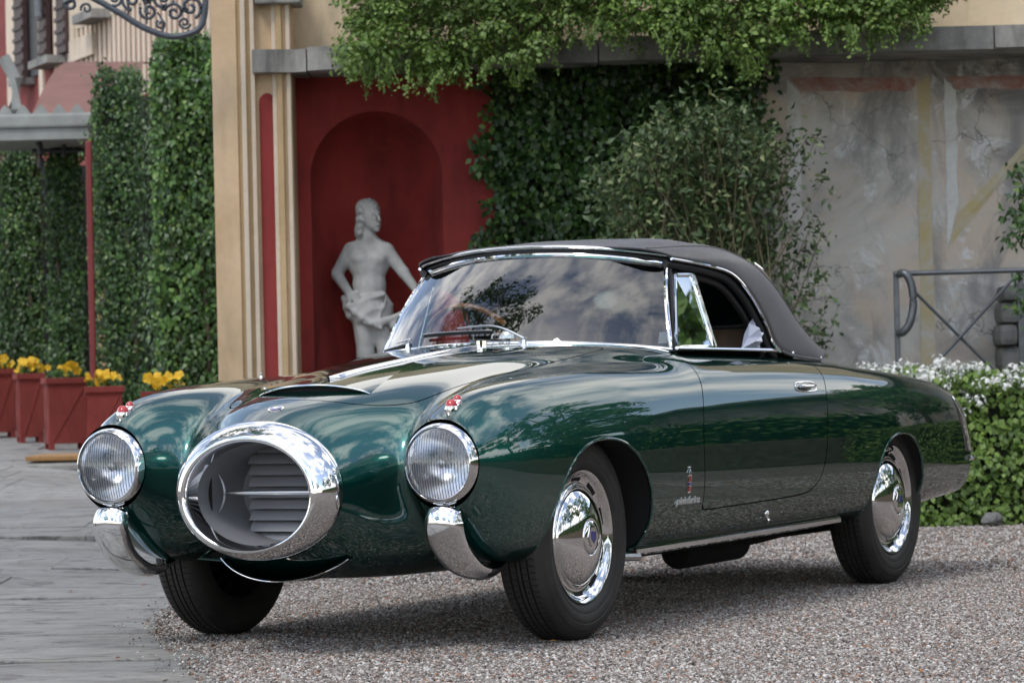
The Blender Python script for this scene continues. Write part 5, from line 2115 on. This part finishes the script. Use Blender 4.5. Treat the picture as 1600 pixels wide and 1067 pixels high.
# ---- ivy hedge with white flowers by the gate
fh = empty('flowering_hedge', (0, 0, 0), label='low ivy hedge topped with white flower heads behind the car tail', cat='hedge')
hx0, hx1 = at(1335, 600, 17.3)[0], 7.0
hz = at(1540, 592, 17.0)[2]
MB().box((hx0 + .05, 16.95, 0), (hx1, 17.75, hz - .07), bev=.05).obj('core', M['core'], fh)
n = 17000
u9 = rng.random(n) ** 1.5
Pf = np.stack([hx0 + (hx1 - hx0) * u9, np.full(n, 16.86), rng.uniform(0.0, hz, n) ], 1)
k = rng.random(n) < .38
Pf[k, 1] = rng.uniform(16.86, 17.75, k.sum())
Pf[k, 2] = hz
of = np.tile(np.array([0, -1., .5]), (n, 1))
of[k] = (0, -.3, 1.0)
dsp = .055 * fbm(Pf, 10, 11) + .02 * rng.normal(size=n)
Pf += of * dsp[:, None]
low_edge = Pf[:, 2] < .03
Pf[:, 2] = np.maximum(Pf[:, 2], .012)
Pf[:, 1] = np.where(Pf[:, 2] < .10, Pf[:, 1] + rng.uniform(-.10, .02, n), Pf[:, 1])
foliage('leaves', Pf, of, rng.uniform(.026, .048, n), M['creeper'], fh, .85, .7, .45)
fr_ = (Pf[:, 1] < 16.95) & (Pf[:, 0] < 2.9)
single_leaves(Pf[fr_] + np.array([0, -.015, 0]), of[fr_], .05, M['creeper'], fh, 140)
# flower heads, one shared mesh
fm = MB()
for i in range(14):
    d = unit(rng.normal(size=3) + np.array([0, 0, .6]))
    u_ = unit(np.cross(d, rng.normal(size=3)))
    w_ = np.cross(d, u_)
    c_ = d * .020
    ring_ = [c_ + (u_ * math.cos(t) + w_ * math.sin(t)) * (.009 if j % 2 else .0045) + d * .002 for j, t in enumerate(np.linspace(0, 2 * math.pi, 8, endpoint=False))]
    fm.add([c_ + d * .004] + ring_, [(0, 1 + j, 1 + (j + 1) % 8) for j in range(8)])
f0 = fm.obj('flower_head', M['white_petal'], fh, smooth=False, fix=False)
spots = []
for i in range(125):
    a = rng.uniform(1345, 1525) if rng.random() < .80 else rng.uniform(1530, 1610)
    b_ = np.interp(a, [1345, 1390, 1450, 1500, 1530, 1560, 1610], [576, 572, 570, 566, 576, 580, 580]) + 5 * math.sin(a * .11) + abs(rng.normal()) * 10 + (rng.uniform(0, 22) if rng.random() < .25 else 0)
    spots.append((a, b_))
spots += [(1512, 632), (1528, 637), (1530, 627), (1510, 645), (1524, 600), (1536, 604), (1512, 622), (1507, 606), (1480, 604), (1495, 594)]
for i, (a, b_) in enumerate(spots):
    o = f0 if i == 0 else f0.copy()
    if i:
        COL.objects.link(o)
        o.parent = fh
    p = at(a, b_, rng.uniform(16.78, 17.1) if b_ > 585 else rng.uniform(16.8, 17.6))
    o.location = p
    s_ = rng.uniform(.9, 1.7)
    o.scale = (s_, s_, s_)
    o.rotation_euler = (rng.normal() * .3, rng.normal() * .3, rng.uniform(0, 6.28))
stm = MB()
for a, b_ in spots:
    p = at(a, b_, 17.0)
    stm.tube([p, p + np.array([rng.normal() * .02, .02, -.10])], .0018, 4, caps=False)
prop(stm.obj('flower_stems', M['hedge'], fh, fix=False), kind='stuff')
# stone kerb under the hedge
kc = at(1548, 789, 16.74)
bm = bmesh.new()
bmesh.ops.create_icosphere(bm, subdivisions=3, radius=1.0)
for vv in bm.verts:
    q = np.array(vv.co)[None]
    r_ = 1 + .22 * float(fbm(q, 2.2, 4)[0])
    vv.co = Vector((vv.co.x * .055 * r_, vv.co.y * .05 * r_, max(vv.co.z, -.6) * .042 * r_))
me = bpy.data.meshes.new('kerb_stone')
bm.to_mesh(me)
bm.free()
me.materials.append(M['rock'])
kb = bpy.data.objects.new('kerb_stone', me)
COL.objects.link(kb)
kb.location = (kc[0], 16.70, .028)
prop(kb, 'pale stone half hidden at the foot of the flowering hedge', 'stone')


# ---- ivy screens growing out of planters along the forecourt
def screen(px0, px1, pyt, Y, depth, nleaf, label, ls=.042, mat='hedge'):
    e = empty('ivy_screen', (0, 0, 0), label=label, cat='hedge', group='ivy screens along the forecourt')
    a, b_ = at(px0, 400, Y), at(px1, 400, Y)
    zt = at((px0 + px1) / 2, pyt, Y)[2]
    zg = float(gz((a[0] + b_[0]) / 2, Y))
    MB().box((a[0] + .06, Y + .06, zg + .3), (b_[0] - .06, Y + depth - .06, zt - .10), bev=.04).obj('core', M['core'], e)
    u_, v_ = rng.uniform(0, 1, nleaf), rng.uniform(0, 1, nleaf) 
    P = np.stack([a[0] + (b_[0] - a[0]) * u_, np.full(nleaf, Y), zg + .35 + (zt - zg - .35) * v_], 1)
    o_ = np.tile(np.array([0, -1., .4]), (nleaf, 1))
    r_ = rng.random(nleaf)
    kt = r_ < .10
    P[kt, 2] = zt
    P[kt, 1] = Y + depth * rng.random(kt.sum())
    o_[kt] = (0, -.3, 1)
    for lo_, hi_, xx, sg_ in ((.10, .20, a[0], -1), (.20, .30, b_[0], 1)):
        ks = (r_ >= lo_) & (r_ < hi_)
        P[ks, 0] = xx
        P[ks, 1] = Y + depth * rng.random(ks.sum())
        o_[ks] = (sg_, -.3, .3)
    tp = np.clip((P[:, 2] - (zt - .35)) / .35, 0, 1)
    cx_ = (a[0] + b_[0]) / 2
    P[:, 0] = cx_ + (P[:, 0] - cx_) * (1 - .18 * tp**2)
    P += unit(o_) * (.085 * fbm(P, 8, abs(int(px0)) + 3) + .03 * rng.normal(size=nleaf))[:, None]
    foliage('leaves', P, o_, rng.uniform(ls * .7, ls * 1.3, nleaf), M[mat], e, .68, .8, .45)
    for k in range(2):
        xx = a[0] + (b_[0] - a[0]) * (.3 + .4 * k)
        MB().tube([(xx, Y + .1, zg + .1), (xx + .03, Y + .02, zg + .8), (xx - .02, Y + .02, zg + 1.6)], .016, 6).obj('stem', M['bark'], e)
    return e, P, o_


e, P, o_ = screen(240, 349, 60, 20.9, .45, 8200, 'tall ivy screen nearest the cream pilaster', .042)
single_leaves(P[P[:, 1] < 21.0] + np.array([0, -.02, 0]), o_[P[:, 1] < 21.0], .055, M['hedge'], e, 110)
screen(148, 226, 114, 23.75, .5, 7200, 'ivy screen left of the one by the pilaster, in front of the awning', .036, 'ivy')
screen(74, 130, 232, 25.6, .5, 5600, 'ivy screen just left of the red post', .036, 'ivy')
screen(-10, 66, 228, 26.6, .5, 6600, 'darker ivy screen at the left edge under the canopy', .036, 'ivy')


# ---- red planters with pansies
def planter(px0, px1, pyt, pyb, Y, rz, label):
    a, b_ = at(px0, pyt, Y), at(px1, pyt, Y)
    w_ = (b_[0] - a[0]) / (math.cos(rz) + abs(math.sin(rz)))
    zt, zg = a[2], float(gz((a[0] + b_[0]) / 2, Y))
    h_ = zt - zg
    e = empty('planter', ((a[0] + b_[0]) / 2, Y + w_ * .5, zg), rz, label=label, cat='planter', group='red planters along the forecourt')
    hw = w_ / 2
    mb = MB()
    t_ = .025
    for s in (-1, 1):
        mb_ = MB().box((-hw, s * hw - (t_ if s > 0 else 0), .05), (hw, s * hw + (0 if s > 0 else t_), h_ - .03), bev=.004)
        mb_.obj('side', M['planter'], e, smooth=False)
        MB().box((s * hw - (t_ if s > 0 else 0), -hw + t_ + .001, .05), (s * hw + (0 if s > 0 else t_), hw - t_ - .001, h_ - .03), bev=.004).obj('side', M['planter'], e, smooth=False)
    lip = MB()
    for x0, x1, y0, y1 in ((-hw - .02, hw + .02, -hw - .02, -hw + .03), (-hw - .02, hw + .02, hw - .03, hw + .02)):
        MB().box((x0, y0, h_ - .045), (x1, y1, h_), bev=.006).obj('lip', M['planter'], e, smooth=False)
    for x0, x1 in ((-hw - .02, -hw + .03), (hw - .03, hw + .02)):
        MB().box((x0, -hw + .031, h_ - .045), (x1, hw - .031, h_), bev=.006).obj('lip', M['planter'], e, smooth=False)
    for sx_ in (-1, 1):
        for sy_ in (-1, 1):
            MB().box((sx_ * hw - .04 + (-.002 if sx_ > 0 else .042), sy_ * hw - .04 + (-.002 if sy_ > 0 else .042), 0), (sx_ * hw + .0 + (-.002 if sx_ > 0 else .082 - .04), sy_ * hw + (-.002 if sy_ > 0 else .042), .05)).obj('foot', M['planter'], e, smooth=False)
    # raised diagonal braces on the front and left faces
    zlo, zhi = .08, h_ - .07
    for fc in ('f', 'l'):
        for sg_ in (1, -1):
            p0_, p1_ = np.array([-hw + .03, zlo if sg_ > 0 else zhi]), np.array([hw - .03, zhi if sg_ > 0 else zlo])
            dv = p1_ - p0_
            nn_ = np.array([-dv[1], dv[0]]) / np.linalg.norm(dv) * .012
            q = [p0_ - nn_, p1_ - nn_, p1_ + nn_, p0_ + nn_]
            off = .004 + .002 * (sg_ > 0)
            if fc == 'f':
                MB().prism([(c_[0], -hw - off, c_[1]) for c_ in q], (0, off - .0005, 0), (0, 0, 0)).obj('brace', M['planter'], e, smooth=False)
            else:
                MB().prism([(-hw - off, c_[0], c_[1]) for c_ in q], (off - .0005, 0, 0), (0, 0, 0)).obj('brace', M['planter'], e, smooth=False)
    MB().box((-hw + t_, -hw + t_, h_ - .10), (hw - t_, hw - t_, h_ - .035)).obj('soil', M['soil'], e, smooth=False)
    return e, hw, h_, zg


PETAL = None


def pansies(e, hw, h_, label, n_=12):
    global PETAL
    pe = empty('pansies', tuple(e.location), e.rotation_euler[2], label=label, cat='flowers', group='yellow pansies in the planters')
    m_ = 260
    P = np.stack([rng.uniform(-hw * .9, hw * .9, m_), rng.uniform(-hw * .9, hw * .9, m_), h_ + rng.uniform(-.03, .05, m_)], 1)
    foliage('leaves', P, np.tile([0, -.4, 1.], (m_, 1)), rng.uniform(.025, .05, m_), M['hedge'], pe, .6, -.2, .5)
    if PETAL is None:
        fm = MB()
        for k in range(5):
            a = math.pi / 2 + k * 2 * math.pi / 5
            c_ = np.array([math.cos(a), -.15, math.sin(a)]) * .019
            fm.add([(0, -.006, 0)] + [tuple(c_ + np.array([math.cos(t), 0, math.sin(t)]) * .017 + np.array([0, .004 * math.sin(2 * t), 0])) for t in np.linspace(0, 2 * math.pi, 9)[:-1]],
                   [(0, 1 + j, 1 + (j + 1) % 8) for j in range(8)])
        fo = fm.obj('flower', M['yellow_petal'], pe, smooth=False, fix=False)
        PETAL = fo.data
        COL.objects.unlink(fo)
        bpy.data.objects.remove(fo)
    for i in range(n_):
        o = bpy.data.objects.new('flower', PETAL)
        COL.objects.link(o)
        o.parent = pe
        o.location = (rng.uniform(-hw * .95, hw * .95), rng.uniform(-hw, hw * .2), h_ + rng.uniform(.015, .10))
        o.rotation_euler = (rng.normal() * .5 - .3, rng.normal() * .4, rng.normal() * .6)
        s_ = rng.uniform(.7, 1.15)
        o.scale = (s_, s_, s_)


for args, lab, n_ in (((130, 190, 604, 0, 22.9, .12), 'nearest red planter in view, half behind the far headlight', 16),
                      ((60, 134, 591, 0, 24.0, .26), 'red planter standing beside the brown mat', 9),
                      ((19, 66, 584, 0, 25.2, .30), 'second red planter from the left edge', 12),
                      ((-26, 22, 577, 0, 26.2, .30), 'red planter cut by the left edge of the picture', 10),
                      ((218, 296, 612, 0, 20.6, .10), 'red planter mostly hidden by the far front wing', 14)):
    e, hw, h_, zg = planter(*args, lab)
    pansies(e, hw, h_, 'yellow pansies growing in the ' + lab, n_)
mp = at(92, 693, 22.9)
zz = float(gz(mp[0], 22.6))
mo = MB().box((at(52, 690, 22.6)[0], 22.2, zz + .006), (at(170, 690, 22.6)[0], 23.0, zz + .04), bev=.008).obj('door_mat', M['mat'], smooth=False)
prop(mo, 'brown coir mat lying on the paving by the planters', 'mat')

# ================================================================== THE GARDEN BEHIND THE CAMERA (seen mirrored in paint and chrome)
def make_tree(name, label, hgt, crown, nclump, per, seed):
    r = np.random.default_rng(seed)
    e = empty(name, (0, 0, 0), label=label, cat='tree', group='trees round the forecourt')
    tk = catmull([(0, 0, 0), (r.normal() * .1, r.normal() * .1, hgt * .25), (r.normal() * .2, r.normal() * .2, hgt * .5), (r.normal() * .2, r.normal() * .2, hgt * .8)], 6, False)
    MB().tube(tk, np.linspace(.17, .05, len(tk)), 9).obj('trunk', M['bark'], e)
    C = []
    for k in range(nclump):
        d = unit(r.normal(size=3)) * r.uniform(.45, 1.0) ** .6
        C.append(np.array([0, 0, hgt * .68]) + d * np.array([crown, crown, hgt * .33]))
    C = np.array(C)
    for k in range(0, nclump, max(1, nclump // 14)):
        s_ = tk[r.integers(8, len(tk))]
        MB().tube(catmull([s_, (s_ + C[k]) / 2 + np.array([0, 0, -.15]), C[k]], 5, False), np.linspace(.05, .012, 11), 6).obj('limb', M['bark'], e)
    Pc, dc = clumps(C, r.uniform(.25, .5, nclump), per, (1, 1, .7))
    foliage('crown', Pc, dc, r.uniform(.10, .19, len(Pc)), M['tree'], e, .6, .4, .5)
    return e


tA = make_tree('garden_tree', 'broad leafy tree right of the camera', 5.6, 2.2, 80, 80, 21)
tB = make_tree('garden_tree', 'slender tree right of the camera', 6.4, 1.9, 70, 80, 22)
spots = [(7.8, 14.4, None, .46), (5.4, 17.2, None, .46), (9.9, 16.6, None, .62), (8.6, 9.0, tA, 1.0), (9.4, 5.0, tB, 1.05), (9.0, 1.2, None, .95), (8.2, -3.0, None, 1.0), (10.5, 13.0, None, 1.1), (4.5, -8.0, None, .9), (-3.5, -10.0, None, 1.0), (-9.5, -5.0, None, 1.1), (-11.5, 3.0, None, 1.0), (12.0, 17.5, None, 1.15)]
names = ['by the end of the flowering hedge', 'in front of the old wall beyond the gate', 'at the far right corner', 'opposite the car door', 'opposite the front wing', 'near the camera', 'behind the camera to the right', 'opposite the rear wing', 'straight behind the camera', 'behind the camera to the left', 'far left of the camera', 'left of the forecourt', 'beyond the gate end']
for i, ((x, y, t, s_), nm) in enumerate(zip(spots, names)):
    o = t if t is not None else dup(tA if i % 2 else tB)
    o.location = (x, y, 0)
    o.rotation_euler = (0, 0, i * 1.3)
    o.scale = (s_, s_, s_)
    o['label'] = 'garden tree ' + nm + ', outside the picture'
tC = make_tree('plane_tree', 'x', 9.5, 2.9, 110, 60, 31)
tC.location = (-5.2, 11.2, 0)
tC['label'] = 'tall tree arching over the forecourt left of the car, outside the picture'
gw = MB().box((7.2, -6, 0), (7.5, 20, .55), bev=.02).obj('garden_wall', M['bark'], smooth=False)
prop(gw, 'low brown garden wall opposite the car, outside the picture', 'wall')
gh = empty('box_hedge', (0, 0, 0), label='clipped hedge behind the low garden wall, outside the picture', cat='hedge')
MB().box((7.62, -6, 0), (8.1, 20, 1.35), bev=.05).obj('core', M['core'], gh)
n = 9000
Ph = np.stack([rng.uniform(7.50, 7.66, n), rng.uniform(-6, 20, n), rng.uniform(.2, 1.55, n)], 1)
foliage('leaves', Ph, np.tile([-1., 0, .5], (n, 1)), rng.uniform(.08, .15, n), M['hedge'], gh, .7, .5, .5)
